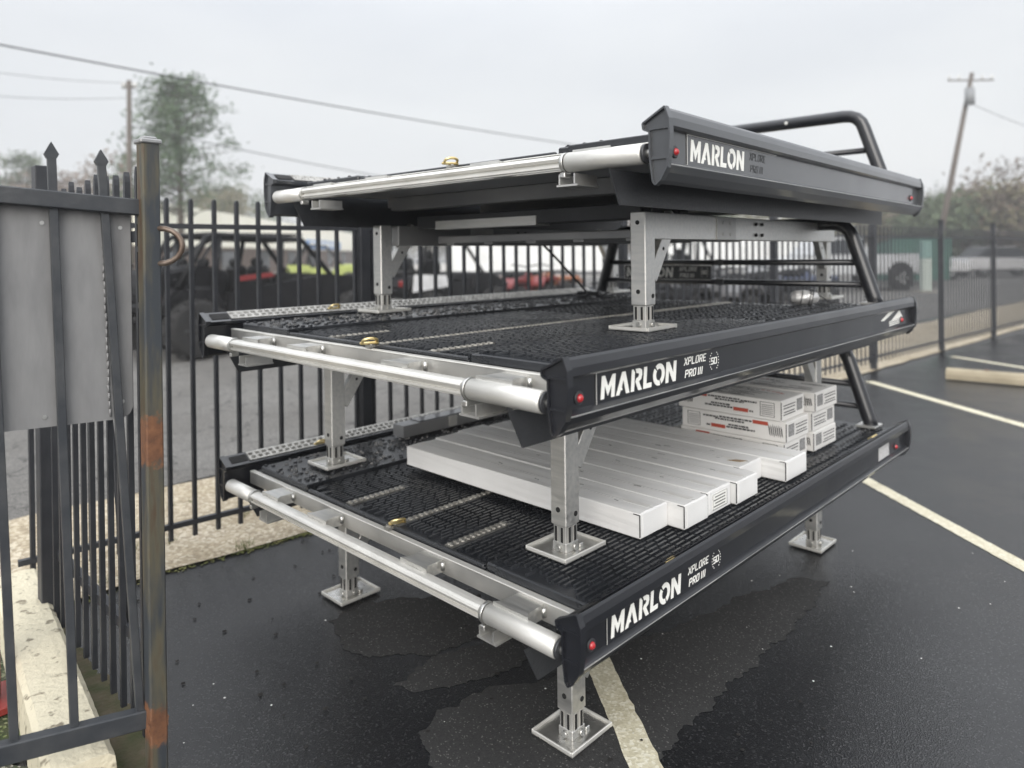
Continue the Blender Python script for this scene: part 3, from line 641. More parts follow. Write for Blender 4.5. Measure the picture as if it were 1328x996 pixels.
# ------------------------------------------------------------------ gate, fences
IRON=mat('dark_grey_gate_paint',(.032,.036,.042),.5,0,(.055,.058,.062),14,6,.12,70)
POSTM=bpy.data.materials.new('peeling_post_paint'); POSTM.use_nodes=True
tt=POSTM.node_tree; b=tt.nodes['Principled BSDF']; co=tt.nodes.new('ShaderNodeTexCoord'); mpn=tt.nodes.new('ShaderNodeMapping'); mpn.inputs['Scale'].default_value=(14,14,2.2)
tt.links.new(co.outputs['Object'],mpn.inputs[0]); na=tt.nodes.new('ShaderNodeTexNoise'); na.inputs['Scale'].default_value=1.6; na.inputs['Detail'].default_value=7; tt.links.new(mpn.outputs[0],na.inputs['Vector'])
ra=tt.nodes.new('ShaderNodeValToRGB'); e=ra.color_ramp.elements; e[0].position=.42; e[0].color=(.036,.042,.049,1); e[1].position=.56; e[1].color=(.092,.083,.056,1); q=e.new(.64); q.color=(.075,.047,.028,1)
tt.links.new(na.outputs[0],ra.inputs[0])
nf=tt.nodes.new('ShaderNodeTexNoise'); nf.inputs['Scale'].default_value=26; nf.inputs['Detail'].default_value=8; nf.inputs['Roughness'].default_value=.7; tt.links.new(co.outputs['Object'],nf.inputs['Vector'])
sz=tt.nodes.new('ShaderNodeSeparateXYZ'); tt.links.new(co.outputs['Object'],sz.inputs[0])
def mth(op,a,bb=None,cc=None):
    n=tt.nodes.new('ShaderNodeMath'); n.operation=op
    for k,v in enumerate((a,bb,cc)):
        if v is None: continue
        if isinstance(v,(int,float)): n.inputs[k].default_value=v
        else: tt.links.new(v,n.inputs[k])
    return n.outputs[0]
cur=ra.outputs[0]
for zc,hw in ((.885,.062),(.150,.050)):                       # rusted welds bleed into the paint
    dist=mth('ABSOLUTE',mth('SUBTRACT',sz.outputs[2],zc)); w1=mth('SUBTRACT',hw,dist)
    w2=mth('ADD',w1,mth('MULTIPLY',mth('SUBTRACT',nf.outputs[0],.5),.11)); fac=tt.nodes.new('ShaderNodeMapRange'); fac.inputs[1].default_value=-.004; fac.inputs[2].default_value=.012; tt.links.new(w2,fac.inputs[0])
    rr=tt.nodes.new('ShaderNodeValToRGB'); e=rr.color_ramp.elements; e[0].position=.35; e[0].color=(.10,.045,.025,1); e[1].position=.65; e[1].color=(.21,.095,.045,1); tt.links.new(nf.outputs[0],rr.inputs[0])
    x=tt.nodes.new('ShaderNodeMix'); x.data_type='RGBA'; tt.links.new(fac.outputs[0],x.inputs[0]); tt.links.new(cur,x.inputs[6]); tt.links.new(rr.outputs[0],x.inputs[7]); cur=x.outputs[2]
tt.links.new(cur,b.inputs['Base Color']); b.inputs['Roughness'].default_value=.6
bpn=tt.nodes.new('ShaderNodeBump'); bpn.inputs['Strength'].default_value=.35; bpn.inputs['Distance'].default_value=.004; tt.links.new(nf.outputs[0],bpn.inputs['Height']); tt.links.new(bpn.outputs[0],b.inputs['Normal'])
RUST=mat('orange_rust',(.30,.10,.03),.9,0,(.13,.055,.03),30,6,.6,80)
FENCEM=mat('black_fence_paint',(.020,.022,.027),.5,0,(.034,.036,.041),10,5,.08,80)
PANEL=mat('grey_sheet_metal',(.25,.25,.25),.5,.25,(.21,.21,.212),5,9,.12,9,r2=.66,stretch=(5,5,1.5),bdist=.01)
GP=thing('gate_post','rusty square steel gate post with peeling dark paint, left of the decks','post',(-1.003,-.478,0),.02)
s=.0435
bm=new(); bxm(bm,(0,0,.83),(s,s,1.66),bev=.004); obj('post_body',bm,POSTM,GP)
bm=new(); bxm(bm,(0,0,1.663),(s+.010,s+.010,.012),bev=.003); bxm(bm,(0,0,1.672),(s*.8,s*.8,.008),bev=.003); obj('post_cap',bm,ALUDARK,GP)
bm=new(); bxm(bm,(-.004,0,.150),(s+.006,s+.002,.030)); bmesh.ops.subdivide_edges(bm,edges=bm.edges,cuts=5,use_grid_fill=True)
for v in bm.verts: v.co+=Vector((random.gauss(0,.0009),random.gauss(0,.0009),random.gauss(0,.004)))
obj('weld_lump',bm,POSTM,GP)
bm=new(); tube(bm,[(.020+.040*math.cos(a),.020+.040*math.cos(a),1.392+.046*math.sin(a)) for a in [R(-95+19*i) for i in range(11)]],.0075,8); obj('latch_ring',bm,mat('brown_bare_steel',(.12,.085,.065),.45,.5,(.2,.16,.13),30,4),GP)
# open gate leaf swung towards the viewer
GL=thing('gate_leaf','open iron gate leaf with spear tops and a grey sheet panel, at the left edge','gate',(-1.023,-.486,0))
o=Vector((1.023,.486,0)); DL=Vector((-.035,-.31,0)).normalized()
def leafp(tn,z,off=0): 
    n=Vector((-DL.y,DL.x,0)); p=DL*tn+n*off; return (p.x,p.y,z)
bm=new(); bar(bm,leafp(-.0,1.492),leafp(.75,1.546),.032,.042,bev=.003); obj('top_rail',bm,IRON,GL)
bm=new(); bar(bm,leafp(-.0,.158),leafp(.75,.266),.032,.048,bev=.003); obj('bottom_rail',bm,IRON,GL)
for t0,z0,t1,z1 in ((.093,1.60,.023,.165),(.200,1.61,.170,.188),(.330,1.62,.292,.205),(.40,1.63,.40,.22),(.51,1.64,.51,.235)):
    bm=new(); bar(bm,leafp(t1,z1,-.004),leafp(t0,z0,-.004),.019,.019,up=(DL.x,DL.y,0),bev=.0015); pk=obj('gate_bar',bm,IRON,GL)
    bm=new(); nx=Vector((-DL.y,DL.x,0)); dt=(t0-t1)/(z0-z1)
    prof=[(-.0105,0),(-.0155,.010),(0,.040),(.0155,.010),(.0105,0)]
    prism(bm,prof,lambda u,v,w_:tuple(Vector(leafp(t0+dt*v+u,z0+v-.003,-.004))+nx*w_),-.010,.010); obj('spear_top',bm,IRON,pk)
bm=new(); nx=Vector((-DL.y,DL.x,0))
# sheet panel: behind the bars as seen from the lot
pp=[(.026,1.476),(.026,.972),(.034,.955),(.054,.945),(.56,.960),(.56,1.535)]
SGN=-1
prism(bm,pp,lambda u,v,w_:tuple(Vector(leafp(u,v,w_))),-.0205,-.0185); PNL=obj('sheet_panel',bm,PANEL,GL)
bm=new()
for k in range(26):
    z=.955+.0205*k; tube(bm,[leafp(.062+.066*(z-.165)/1.43*.5+random.gauss(0,.0008),z,-.016),leafp(.062+.066*(z-.165)/1.43*.5+random.gauss(0,.0008),z+.0205,-.0165)],.0024,6)
obj('weld_bead',bm,PANEL,PNL)
for u,z in ((.05,1.44),(.05,.99),(.22,1.45),(.22,.975),(.40,1.46),(.40,.97)):
    bm=new(); tube(bm,[leafp(u,z,-.0186),leafp(u,z,-.0165)],.005,8); obj('rivet',bm,STEEL,PNL)
# short fence return from the gate post to the corner
FR=thing('fence_return','short row of dark pickets running back from the gate post to the corner post','fence',(-1.5,-.48,0))
for x in (-1.075,-1.165,-1.255,-1.345,-1.435,-1.525,-1.615,-1.705,-1.795,-1.885,-1.975):
    bm=new(); tp=1.575+random.uniform(-.018,.018); ww=.0145
    bxm(bm,(x+1.5,0,(tp+.08)/2),(ww,ww,tp-.08)); prism(bm,[(-ww/2,0),(ww/2,0),(ww*.34,.016),(0,.028),(-ww*.34,.016)],lambda u,v,w_:(x+1.5+u,w_,tp+v),-ww/2,ww/2); obj('picket',bm,FENCEM,FR)
bm=new(); bxm(bm,(-.02,.016,1.42),(.94,.022,.03)); obj('rail',bm,FENCEM,FR); 
bm=new(); bxm(bm,(-.02,.016,.30),(.94,.022,.03)); obj('rail',bm,FENCEM,FR)
bm=new(); bxm(bm,(-.57,0,.85),(.06,.06,1.70),bev=.003); obj('corner_post',bm,FENCEM,FR)
bm=new(); tube(bm,[(.02,.03,1.0),(.10,.03,.72),(.20,.02,.40),(.25,.02,.3)],.008,6); obj('brace_rod',bm,FENCEM,FR)
for z in (1.385,1.46,1.235):
    bm=new(); bxm(bm,(.465,0,z),(.07,.014,.016)); obj('latch_bar',bm,FENCEM,FR)
# the long boundary fence
BF=thing('iron_fence','long black iron picket fence behind the decks along the pavement strip','fence',(-2.42,0,0))
fx=lambda y:.09*y
pmesh=None
def picket_mesh(ht):
    bm=new(); ww=.0172; bxm(bm,(0,0,ht/2+.035),(ww,ww,ht-.07)); prism(bm,[(-ww/2,0),(ww/2,0),(ww*.2,.012),(-ww*.2,.012)],lambda u,v,w_:(w_,u,ht+v),-ww/2,ww/2)
    me=bpy.data.meshes.new('picket'); bmesh.ops.recalc_face_normals(bm,faces=bm.faces); bm.to_mesh(me); bm.free(); me.materials.append(FENCEM); return me
PK=picket_mesh(1.62)
posts=[1.06,3.2,5.35,7.5,9.6,11.75,13.9]
y=-.45
while y<15.5:
    if min(abs(y-p) for p in posts)>.045: inst('picket',PK,BF,(fx(y),y,0),.09)
    y+=.1045
bm=new(); bxm(bm,(0,0,.865),(.062,.062,1.73),bev=.003); bxm(bm,(0,0,1.735),(.07,.07,.012)); pm=obj('post',bm,FENCEM,BF,(fx(posts[0]),posts[0],0))
for p in posts[1:]: inst('post',pm.data,BF,(fx(p),p,0))
for z in (1.505,.135):
    bm=new(); bar(bm,(fx(-.5),-.5,z),(fx(15.5),15.5,z),.023,.023); obj('rail',bm,FENCEM,BF)
# red bollard at far left
t=thing('bollard','red painted steel bollard at the far left behind the open gate','bollard',(-1.69,-.75,0))
REDP=mat('faded_red_paint',(.30,.04,.035),.5,0,(.20,.025,.02),12,5)
bm=new(); lathe(bm,[(.055,.03),(.055,.52),(.05,.55),(.03,.565),(.005,.57)],(0,0,0),'z',18); obj('bollard_post',bm,REDP,t)
bm=new(); bxm(bm,(0,0,.012),(.17,.17,.024),bev=.003); obj('base_plate',bm,REDP,t)
# concrete parking bumper on the right
t=thing('parking_bumper','low concrete parking bumper on the wet lot at the right','parking bumper',(-.15,7.48,0),.10)
bm=new(); prism(bm,[(-.09,0),(.09,0),(.088,.05),(.070,.088),(.035,.105),(-.035,.105),(-.070,.088),(-.088,.05)],lambda u,v,w_:(w_,u,v),-.85,.85); obj('bumper_body',bm,mat('weathered_concrete',(.36,.31,.22),.85,0,(.27,.23,.16),6,6,.3,50),t)
bm=new()
for x in (-.5,.5): tube(bm,[(x,0,.103),(x,0,.116)],.018,10)
obj('anchor_pin',bm,mat('rusty_pin',(.15,.08,.05),.8),t)
# ------------------------------------------------------------------ vehicles in the yard
TYRE=mat('tyre_rubber',(.010,.010,.0105),.85,0,(.017,.0165,.016),20,4,.4,40)
CAGE=mat('cage_black',(.006,.0065,.0075),.5,spec=.25); DGLASS=mat('dark_glass',(.02,.025,.03),.08)
def paint(n,c): return mat(n,c,.3,0,tuple(x*.8 for x in c),4,4,coat=.4)
def wheel(parent,x,y,r,wd,rimm):
    bm=new(); lathe(bm,[(r*.58,-wd*.42),(r*.85,-wd/2),(r*.97,-wd*.42),(r,-wd*.2),(r,wd*.2),(r*.97,wd*.42),(r*.85,wd/2),(r*.58,wd*.42)],(0,0,0),'y',22)
    for k in range(18):
        a=2*math.pi*k/18
        for s_ in (-1,1): bxm(bm,(r*math.cos(a+.08*s_),s_*wd*.27,r*math.sin(a+.08*s_)),(.035,wd*.34,.03),Matrix.Rotation(-a,3,'Y'))
    wh=obj('wheel',bm,TYRE,parent,(x,y,r))
    bm=new(); lathe(bm,[(r*.56,-wd*.40),(r*.5,-wd*.36),(r*.2,-wd*.25),(r*.2,wd*.25),(r*.5,wd*.36),(r*.56,wd*.40)],(0,0,0),'y',18)
    for k in range(6):
        a=2*math.pi*k/6
        for s_ in (-1,1): bxm(bm,(r*.34*math.cos(a),s_*wd*.39,r*.34*math.sin(a)),(r*.4,.02,.04),Matrix.Rotation(-a,3,'Y'))
    obj('rim',bm,rimm,wh); return wh
RIMD=mat('dark_rim',(.05,.05,.052),.4,.5); RIMA=mat('bright_rim',(.55,.55,.55),.35,.8)
def side_by_side(label,loc,rz,body,accent,seats=2,roof=True,group='side by side buggies in the yard'):
    t=thing('side_by_side',label,'buggy',loc,rz,group); wb=1.9+.75*(seats-2)/2; big=seats>2; kt=1.6 if big else 1.15
    for x in (-wb/2,wb/2):
        for s_ in (-1,1): wheel(t,x,s_*.68,.42 if big else .36,.33,RIMD)
    H=lambda u,v,w_:(u,w_,v)
    bm=new(); prism(bm,[(-wb/2-.35,.62),(-wb/2+.1,.58),(wb/2-.2,.50),(wb/2+.55,.62),(wb/2+.60,.80),(wb/2+.1,1.02),(wb/2-.45,1.02),(wb/2-.65,.62),(-wb/2+.45,.62),(-wb/2+.40,1.02),(-wb/2-.30,1.02),(-wb/2-.42,.8)],H,-.62,.62); bmesh.ops.bevel(bm,geom=bm.edges[:],offset=.04,segments=1,affect='EDGES'); obj('body',bm,body,t)
    if big:                                                     # tall rear bodywork, cargo frame and side skins
        bm=new(); prism(bm,[(-wb/2-.42,.72),(-wb/2+.55,.75),(-wb/2+.62,1.22),(-wb/2+.2,1.34),(-wb/2-.38,1.26),(-wb/2-.50,.98)],H,-.52,.52); bmesh.ops.bevel(bm,geom=bm.edges[:],offset=.05,segments=1,affect='EDGES'); obj('rear_cargo',bm,body,t)
        for s_ in (-1,1):
            bm=new(); prism(bm,[(-wb/2+.5,.62),(wb/2-.15,.60),(wb/2+.45,.85),(wb/2+.25,1.08),(wb/2-.5,1.14),(-wb/2+1.0,1.00),(-wb/2+.6,1.20)],H,s_*.66-.03,s_*.66+.03); obj('side_skin',bm,body,t)
        bm=new(); prism(bm,[(wb/2-.55,.95),(wb/2+.5,.85),(wb/2+.35,1.06),(wb/2-.5,1.15)],H,-.6,.6); obj('bonnet',bm,body,t)
        bm=new()
        for s_ in (-1,1):
            tube(bm,[(-wb/2-.5,s_*.4,.55),(-wb/2-.55,s_*.45,1.0),(-wb/2-.3,s_*.5,1.35)],.04,8); tube(bm,[(-wb/2-.1,s_*.75,.42),(-wb/2+.05,s_*.48,1.2)],.055,8); tube(bm,[(-wb/2+.6,s_*.3,.5),(-wb/2,s_*.72,.42),(-wb/2-.35,s_*.3,.55)],.035,6)
        tube(bm,[(-wb/2-.52,-.5,.75),(-wb/2-.52,.5,.75)],.04,8); obj('rear_frame',bm,CAGE,t)
    bm=new(); bxm(bm,(0,0,.38),(wb+.3,1.0,.14),bev=.03); obj('chassis',bm,CAGE,t)
    for s_ in (-1,1):
        bm=new(); prism(bm,[(-wb/2+.48,.55),(wb/2-.70,.52),(wb/2-.72,.86),(-wb/2+.46,.92)],H,s_*.66-.02,s_*.66+.02); obj('door',bm,body,t)
        bm=new(); prism(bm,([(-wb/2+.62,1.08),(-wb/2+1.2,1.14),(-wb/2+1.15,1.2),(-wb/2+.62,1.16)] if big else [(-wb/2-.40,.74),(-wb/2+.50,.80),(-wb/2+.44,1.0),(-wb/2-.36,1.03)]),H,s_*.705-.012,s_*.705+.012); obj('accent_panel',bm,accent,t)
        bm=new(); bxm(bm,(-wb/2-.435,s_*.5,.88),(.04,.16,.10),bev=.01); obj('tail_light',bm,PDR,t)
        bm=new(); bxm(bm,(wb/2+.56,s_*.42,.82),(.06,.22,.09),bev=.02); obj('headlight',bm,RIMA,t)
    for i in range(seats//2):
        for s_ in (-1,1):
            x=wb/2-1.15-.85*i; bm=new(); bxm(bm,(x,s_*.3,.66),(.5,.46,.16),bev=.05); bxm(bm,(x-.26,s_*.3,.98),(.15,.46,.66),Matrix.Rotation(-.2,3,'Y'),.05); bxm(bm,(x-.33,s_*.3,1.36),(.11,.24,.14),bev=.04); obj('seat',bm,CAGE,t)
    bm=new(); x0,x1,x2,x3=-wb/2-.20,-wb/2+.35,wb/2-.85,wb/2-.25
    for s_ in (-1,1):
        y0,y1=s_*.62,s_*.52
        tube(bm,[(x3,y0,1.0),(x2,y1,1.72),(x1,y1,1.78),(x1-.1,y1,1.74),(x0,y0,1.02)],.028*kt,8)
        tube(bm,[(x1+.1,y1,1.76),(x1-.05,y0,.95)],.026*kt,8); tube(bm,[(x2-.35,y1,1.74),(x2-.45,y0,.9)],.024*kt,8); tube(bm,[(x1+.05,y1,1.74),(x0-.08,y0,.80)],.02,8)
    for x,z in ((x2,1.72),(x1,1.78),((x1+x2)/2,1.75)): tube(bm,[(x,-.52,z),(x,.52,z)],.026*kt,8)
    tube(bm,[(x1,-.5,1.72),(x0,.55,1.1)],.02*kt,6); tube(bm,[(x1,.5,1.72),(x0,-.55,1.1)],.02*kt,6); obj('roll_cage',bm,CAGE,t)
    if roof:
        bm=new(); bxm(bm,((x1+x2)/2,0,1.80),(x2-x1+.1,1.02,.03),bev=.01); obj('roof',bm,CAGE,t)
    bm=new(); lathe(bm,[(.30,-.1),(.33,-.06),(.33,.06),(.30,.1)],(-wb/2-.12,0,1.15),'z',16) if seats>2 else bxm(bm,(-wb/2-.05,0,1.05),(.5,.9,.08),bev=.02)
    obj('cargo',bm,TYRE,t)
    bm=new()
    for x in (-wb/2,wb/2):
        for s_ in (-1,1):
            tube(bm,[(x,s_*.2,.45),(x,s_*.56,.38)],.025,6); tube(bm,[(x-.08,s_*.42,.5),(x-.02,s_*.34,1.0)],.04,8)
    obj('suspension',bm,CAGE if seats>2 else RIMA,t)
    bm=new(); tube(bm,[(wb/2-.62+.14*math.sin(a)*.4,.3+.16*math.cos(a),1.08+.16*math.sin(a)) for a in [2*math.pi*i/14 for i in range(15)]],.016,6); obj('steering_wheel',bm,CAGE,t)
    return t
def quad_bike(label,loc,rz,body,group='quad bikes parked behind the fence'):
    t=thing('quad_bike',label,'quad bike',loc,rz,group)
    for x in (-.62,.62):
        for s_ in (-1,1): wheel(t,x,s_*.42,.32,.24,RIMA if random.random()<.5 else RIMD)
    H=lambda u,v,w_:(u,w_,v)
    for x in (-.62,.62):
        bm=new(); prism(bm,[(x-.38,.62),(x-.28,.74),(x+.28,.74),(x+.38,.62),(x+.36,.70),(x+.26,.82),(x-.26,.82),(x-.36,.70)],H,-.54,.54); obj('fender',bm,body,t)
        bm=new()
        for k in range(5): tube(bm,[(x-.26+.13*k,-.42,.93),(x-.26+.13*k,.42,.93)],.012,6)
        for s_ in (-1,1): tube(bm,[(x-.28,s_*.42,.93),(x+.28,s_*.42,.93)],.014,6); tube(bm,[(x,s_*.36,.80),(x,s_*.42,.93)],.014,6)
        obj('rack',bm,CAGE,t)
    bm=new(); prism(bm,[(-.35,.40),(.4,.40),(.55,.65),(.35,.92),(.12,.86),(-.30,.80),(-.45,.62)],H,-.17,.17); bmesh.ops.bevel(bm,geom=bm.edges[:],offset=.03,segments=1,affect='EDGES'); obj('body',bm,body,t)
    bm=new(); bxm(bm,(-.16,0,.86),(.62,.28,.11),bev=.04); obj('seat',bm,CAGE,t)
    bm=new(); tube(bm,[(.30,-.36,1.10),(.34,-.2,1.08),(.40,0,1.04),(.34,.2,1.08),(.30,.36,1.10)],.016,6); tube(bm,[(.42,0,1.04),(.55,0,.75)],.03,8); obj('handlebar',bm,CAGE,t)
    bm=new(); bxm(bm,(.72,0,.72),(.1,.5,.1),bev=.02); obj('headlight',bm,RIMA,t)
    bm=new(); bxm(bm,(0,0,.32),(1.2,.34,.14),bev=.03); obj('frame',bm,CAGE,t)
    return t
PB=mat('black_buggy_plastic',(.006,.006,.007),.5,0,(.011,.011,.012),6,4,spec=.15); PW=paint('white_buggy_plastic',(.72,.72,.72)); PL=paint('lime_buggy_plastic',(.38,.44,.12)); PO=paint('orange_plastic',(.36,.15,.08)); PR=paint('red_plastic',(.20,.03,.03)); PG=paint('grey_plastic',(.12,.12,.125)); PBL=paint('blue_plastic',(.03,.05,.12)); PDR=paint('dark_red_plastic',(.20,.02,.02))
side_by_side('black four seat buggy with a red side flash, behind the fence at the left',at(-3.98,11.0),R(96.5),PB,PDR,4).scale=(1,1,.94)
side_by_side('lime green buggy far off on the grass, behind the black buggy',at(-7.3,27.5),R(60),PL,PL,2,False)
side_by_side('white and black buggy behind the fence, seen between the two upper decks',at(-1.45,13.2),R(100),PB,PW,2)
quad_bike('orange quad bike seen under the top deck in front of the white trailer',at(.55,17.0),R(70),PO)
quad_bike('red quad bike standing low beside the orange one',at(.12,16.2),R(100),PR)
for lat,d,rz,p,lb in ((2.0,10.4,95,PB,'black quad bike nearest the rack nameplate, behind the fence'),(3.1,11.6,85,PG,'dark grey quad bike second in the row behind the fence rail'),(4.6,13.0,100,PB,'black quad bike behind the right leg of the top deck'),(5.9,14.8,90,PBL,'blue quad bike farther along the row behind the rack')):
    quad_bike(lb,at(lat,d),R(rz),p)
side_by_side('dark grey buggy behind the row of quad bikes',at(4.1,17.5),R(95),PG,PG,2)
def pickup(label,loc,rz,body):
    t=thing('pickup_truck',label,'pickup',loc,rz); H=lambda u,v,w_:(u,w_,v)
    for x in (-1.75,1.75):
        for s_ in (-1,1): wheel(t,x,s_*.87,.40,.26,RIMA)
    bm=new(); prism(bm,[(-2.85,.55),(2.75,.50),(2.85,.75),(2.78,1.02),(1.35,1.16),(-2.85,1.20)],H,-.93,.93); bmesh.ops.bevel(bm,geom=bm.edges[:],offset=.05,segments=2,affect='EDGES'); obj('body',bm,body,t)
    bm=new(); prism(bm,[(-.75,1.15),(1.35,1.15),(.62,1.80),(-.55,1.84)],H,-.80,.80); bmesh.ops.bevel(bm,geom=bm.edges[:],offset=.06,segments=2,affect='EDGES'); obj('cab',bm,body,t)
    for s_ in (-1,1):
        bm=new(); prism(bm,[(-.60,1.22),(.22,1.22),(.22,1.70),(-.48,1.74)],H,s_*.805-.006,s_*.805+.006); obj('window',bm,DGLASS,t)
        bm=new(); prism(bm,[(.28,1.22),(1.08,1.22),(.62,1.68),(.28,1.70)],H,s_*.805-.006,s_*.805+.006); obj('window',bm,DGLASS,t)
        bm=new(); bxm(bm,(-2.86,s_*.80,.95),(.05,.14,.32),bev=.015); obj('tail_light',bm,REDL,t)
        bm=new(); bxm(bm,(2.82,s_*.72,.90),(.06,.3,.16),bev=.02); obj('headlight',bm,RIMA,t)
        bm=new(); lathe(bm,[(.50,-.01),(.50,.01)],(-1.75,s_*.935,.44),'y',24); obj('wheel_arch',bm,DARKHOLE,t)
    bm=new(); bxm(bm,(-1.82,0,1.17),(1.85,1.5,.09)); obj('bed_floor',bm,RUBBER,t)
    bm=new(); bxm(bm,(-2.93,0,.58),(.14,1.7,.18),bev=.03); bxm(bm,(2.88,0,.58),(.14,1.75,.2),bev=.03); obj('bumper',bm,RIMA,t)
    bm=new(); bxm(bm,(-2.88,0,.72),(.01,.32,.16)); obj('licence_plate',bm,WHITEP,t)
    return t
pickup('silver pickup truck parked beyond the fence at the right',at(11.0,24.2),math.atan2(.699,.715)+math.pi+.15,paint('silver_car_paint',(.5,.51,.52)))
def box_trailer(label,loc,rz,L,Hh,m):
    t=thing('box_trailer',label,'trailer',loc,rz,'white box trailers at the back of the yard')
    bm=new(); bxm(bm,(0,0,.45+Hh/2),(L,2.2,Hh),bev=.05); obj('box_body',bm,m,t)
    for k in range(5):
        bm=new(); bxm(bm,(-L/2+L*(k+.5)/5,-1.106,.45+Hh/2),(.03,.012,Hh*.94)); obj('side_rib',bm,RIMA,t)
    bm=new(); bxm(bm,(0,-1.108,.60),(L*.98,.014,.16)); obj('skirt',bm,PG,t)
    for x in (-.45,.45):
        for s_ in (-1,1): wheel(t,x,s_*.95,.34,.24,RIMA)
    bm=new(); bar(bm,(L/2,0,.48),(L/2+1.1,0,.48),.1); bar(bm,(L/2,0,.5),(L/2+1.1,0,.5),.08); tube(bm,[(L/2+.9,0,.5),(L/2+.9,0,.02)],.04,8); obj('tow_bar',bm,CAGE,t)
    return t
WHT=mat('white_trailer_skin',(.72,.73,.72),.45,0,(.62,.63,.62),2,4)
box_trailer('white box trailer behind the orange quad bike',at(1.0,27.5),R(44),6.5,2.3,WHT)
box_trailer('white box trailer farther right, glimpsed between the pickets',at(9.3,31),R(44),7.5,2.2,WHT)
# green dumpster and green-and-white utility cabinet
t=thing('dumpster','green steel dumpster behind the silver pickup','dumpster',at(15.6,28.0),R(44)); DG=mat('green_dumpster_paint',(.06,.15,.12),.5,0,(.05,.12,.10),3,4)
bm=new(); prism(bm,[(-.9,.15),(.9,.15),(1.0,1.45),(-1.0,1.75)],lambda u,v,w_:(w_,u,v),-1.1,1.1); obj('bin',bm,DG,t)
for x in (-.55,.55):
    bm=new(); bxm(bm,(x,0,1.63),(1.05,1.95,.05),Matrix.Rotation(-.15,3,'X'),.01); obj('lid',bm,RUBBER,t)
for s_ in (-1,1):
    bm=new(); bxm(bm,(s_*1.16,0,1.0),(.10,1.2,.16),bev=.02); obj('fork_pocket',bm,DG,t)
t=thing('utility_cabinet','tall cabinet, teal above and pale below, standing right of the silver pickup','cabinet',at(12.9,22.2),R(44))
bm=new(); bxm(bm,(0,0,.55),(.26,.3,1.0),bev=.02); obj('cabinet_base',bm,mat('pale_mint_paint',(.50,.56,.51),.5),t)
bm=new(); bxm(bm,(0,0,1.33),(.27,.31,.55),bev=.02); obj('cabinet_head',bm,mat('teal_paint',(.22,.36,.33),.5),t)
bm=new(); bxm(bm,(0,0,.025),(.6,.6,.05)); obj('plinth',bm,CONC,t)
for lat,d,lb in ((16.2,22.5,'small white car far off beyond the fence, left of the two'),(21.5,24.5,'small white car at the far right beyond the fence')):
    t=thing('parked_car',lb,'car',at(lat+1.5,d+9),R(44),'white cars beyond the fence'); H=lambda u,v,w_:(u,w_,v)
    bm=new(); prism(bm,[(-2.1,.35),(2.1,.35),(2.15,.7),(1.2,.88),(-1.9,.92),(-2.15,.7)],H,-.85,.85); bmesh.ops.bevel(bm,geom=bm.edges[:],offset=.05,segments=1,affect='EDGES'); obj('body',bm,PW,t)
    bm=new(); prism(bm,[(-1.6,.9),(1.0,.88),(.35,1.38),(-1.0,1.40)],H,-.72,.72); obj('cabin',bm,DGLASS,t)
    bm=new(); bxm(bm,(-.35,0,1.40),(1.3,1.36,.04),bev=.01); obj('roof',bm,PW,t)
    for x in (-1.3,1.3):
        for s_ in (-1,1): wheel(t,x,s_*.74,.32,.2,RIMA)
# ------------------------------------------------------------------ building across the road
A=at(-19.3,35.4); B=at(-22.4,103); dv=(B-A); Lb=dv.length; ang=math.atan2(dv.y,dv.x)
t=thing('long_building','long low building with a cream fascia and brown wall across the road','building',A,ang)
CREAM=mat('cream_metal_fascia',(.93,.90,.78),.6,0,(.88,.85,.72),.6,4); BROWN=mat('brown_block_wall',(.22,.15,.115),.9,0,(.17,.12,.095),2,5)
bm=new(); bxm(bm,(Lb/2-1,6,1.0),(Lb+2,12,2.0)); obj('wall',bm,BROWN,t)
n=26
for k in range(n):
    bm=new(); x=-2+(Lb+2)/n*(k+.5); bxm(bm,(x,5.2,3.05),((Lb+2)/n-.03,13.8,2.15),bev=.015); obj('fascia_panel',bm,CREAM,t)
for k in range(7):
    x=6+8.5*k; bm=new(); bxm(bm,(x,-.02,1.05),(2.6,.06,1.5)); wn=obj('window',bm,CAGE,t)
    bm=new(); bxm(bm,(x,-.07,1.05),(2.4,.05,1.3)); obj('pane',bm,DGLASS,wn)
bm=new(); bxm(bm,(38,-1.76,2.45),(16,.08,.85),bev=.02); sg=obj('sign_board',bm,paint('blue_sign',(.06,.25,.62)),t)
bm=new()
for k in range(6): bxm(bm,(32+2.3*k,-1.82,2.5),(1.5,.06,.45))
obj('sign_stripe',bm,WHITEP,sg)
# ------------------------------------------------------------------ poles and cables
WOOD=mat('weathered_pole_wood',(.13,.11,.095),.9,0,(.09,.075,.065),6,6,.3,30,stretch=(6,6,.6))
WIRE=mat('cable_black',(.03,.03,.032),.6)
def pole(label,base,top,arm,tr):
    t=thing('utility_pole',label,'utility pole',base); v=Vector(top)-Vector(base)
    bm=new(); tube(bm,[(0,0,0),v*.5,v],.15,12,rs=[.15,.12,.09]); obj('mast',bm,WOOD,t)
    c=v*.965; bm=new(); bar(bm,c-RT*arm,c+RT*arm,.055,.055); obj('crossarm',bm,WOOD,t)
    for k in (-1,-.55,.55,1):
        bm=new(); p=c+RT*arm*.92*k; tube(bm,[p,p+Vector((0,0,.12)),p+Vector((0,0,.24))],.05,8,rs=[.02,.05,.04]); obj('insulator',bm,ALUD,t)
    if tr:
        bm=new(); p=v*.84-FW*.3; tube(bm,[p,p+Vector((0,0,.75))],.2,14); obj('transformer',bm,mat('transformer_grey',(.22,.23,.24),.5),t)
    return t
pole('upright wooden utility pole behind the conifer at the left',at(-16.15,30),at(-16.05,30,8.85),.30,False)
pole('leaning wooden utility pole with a crossarm at the right',at(19.2,32.5),at(21.1,32.5,9.35),1.05,True)
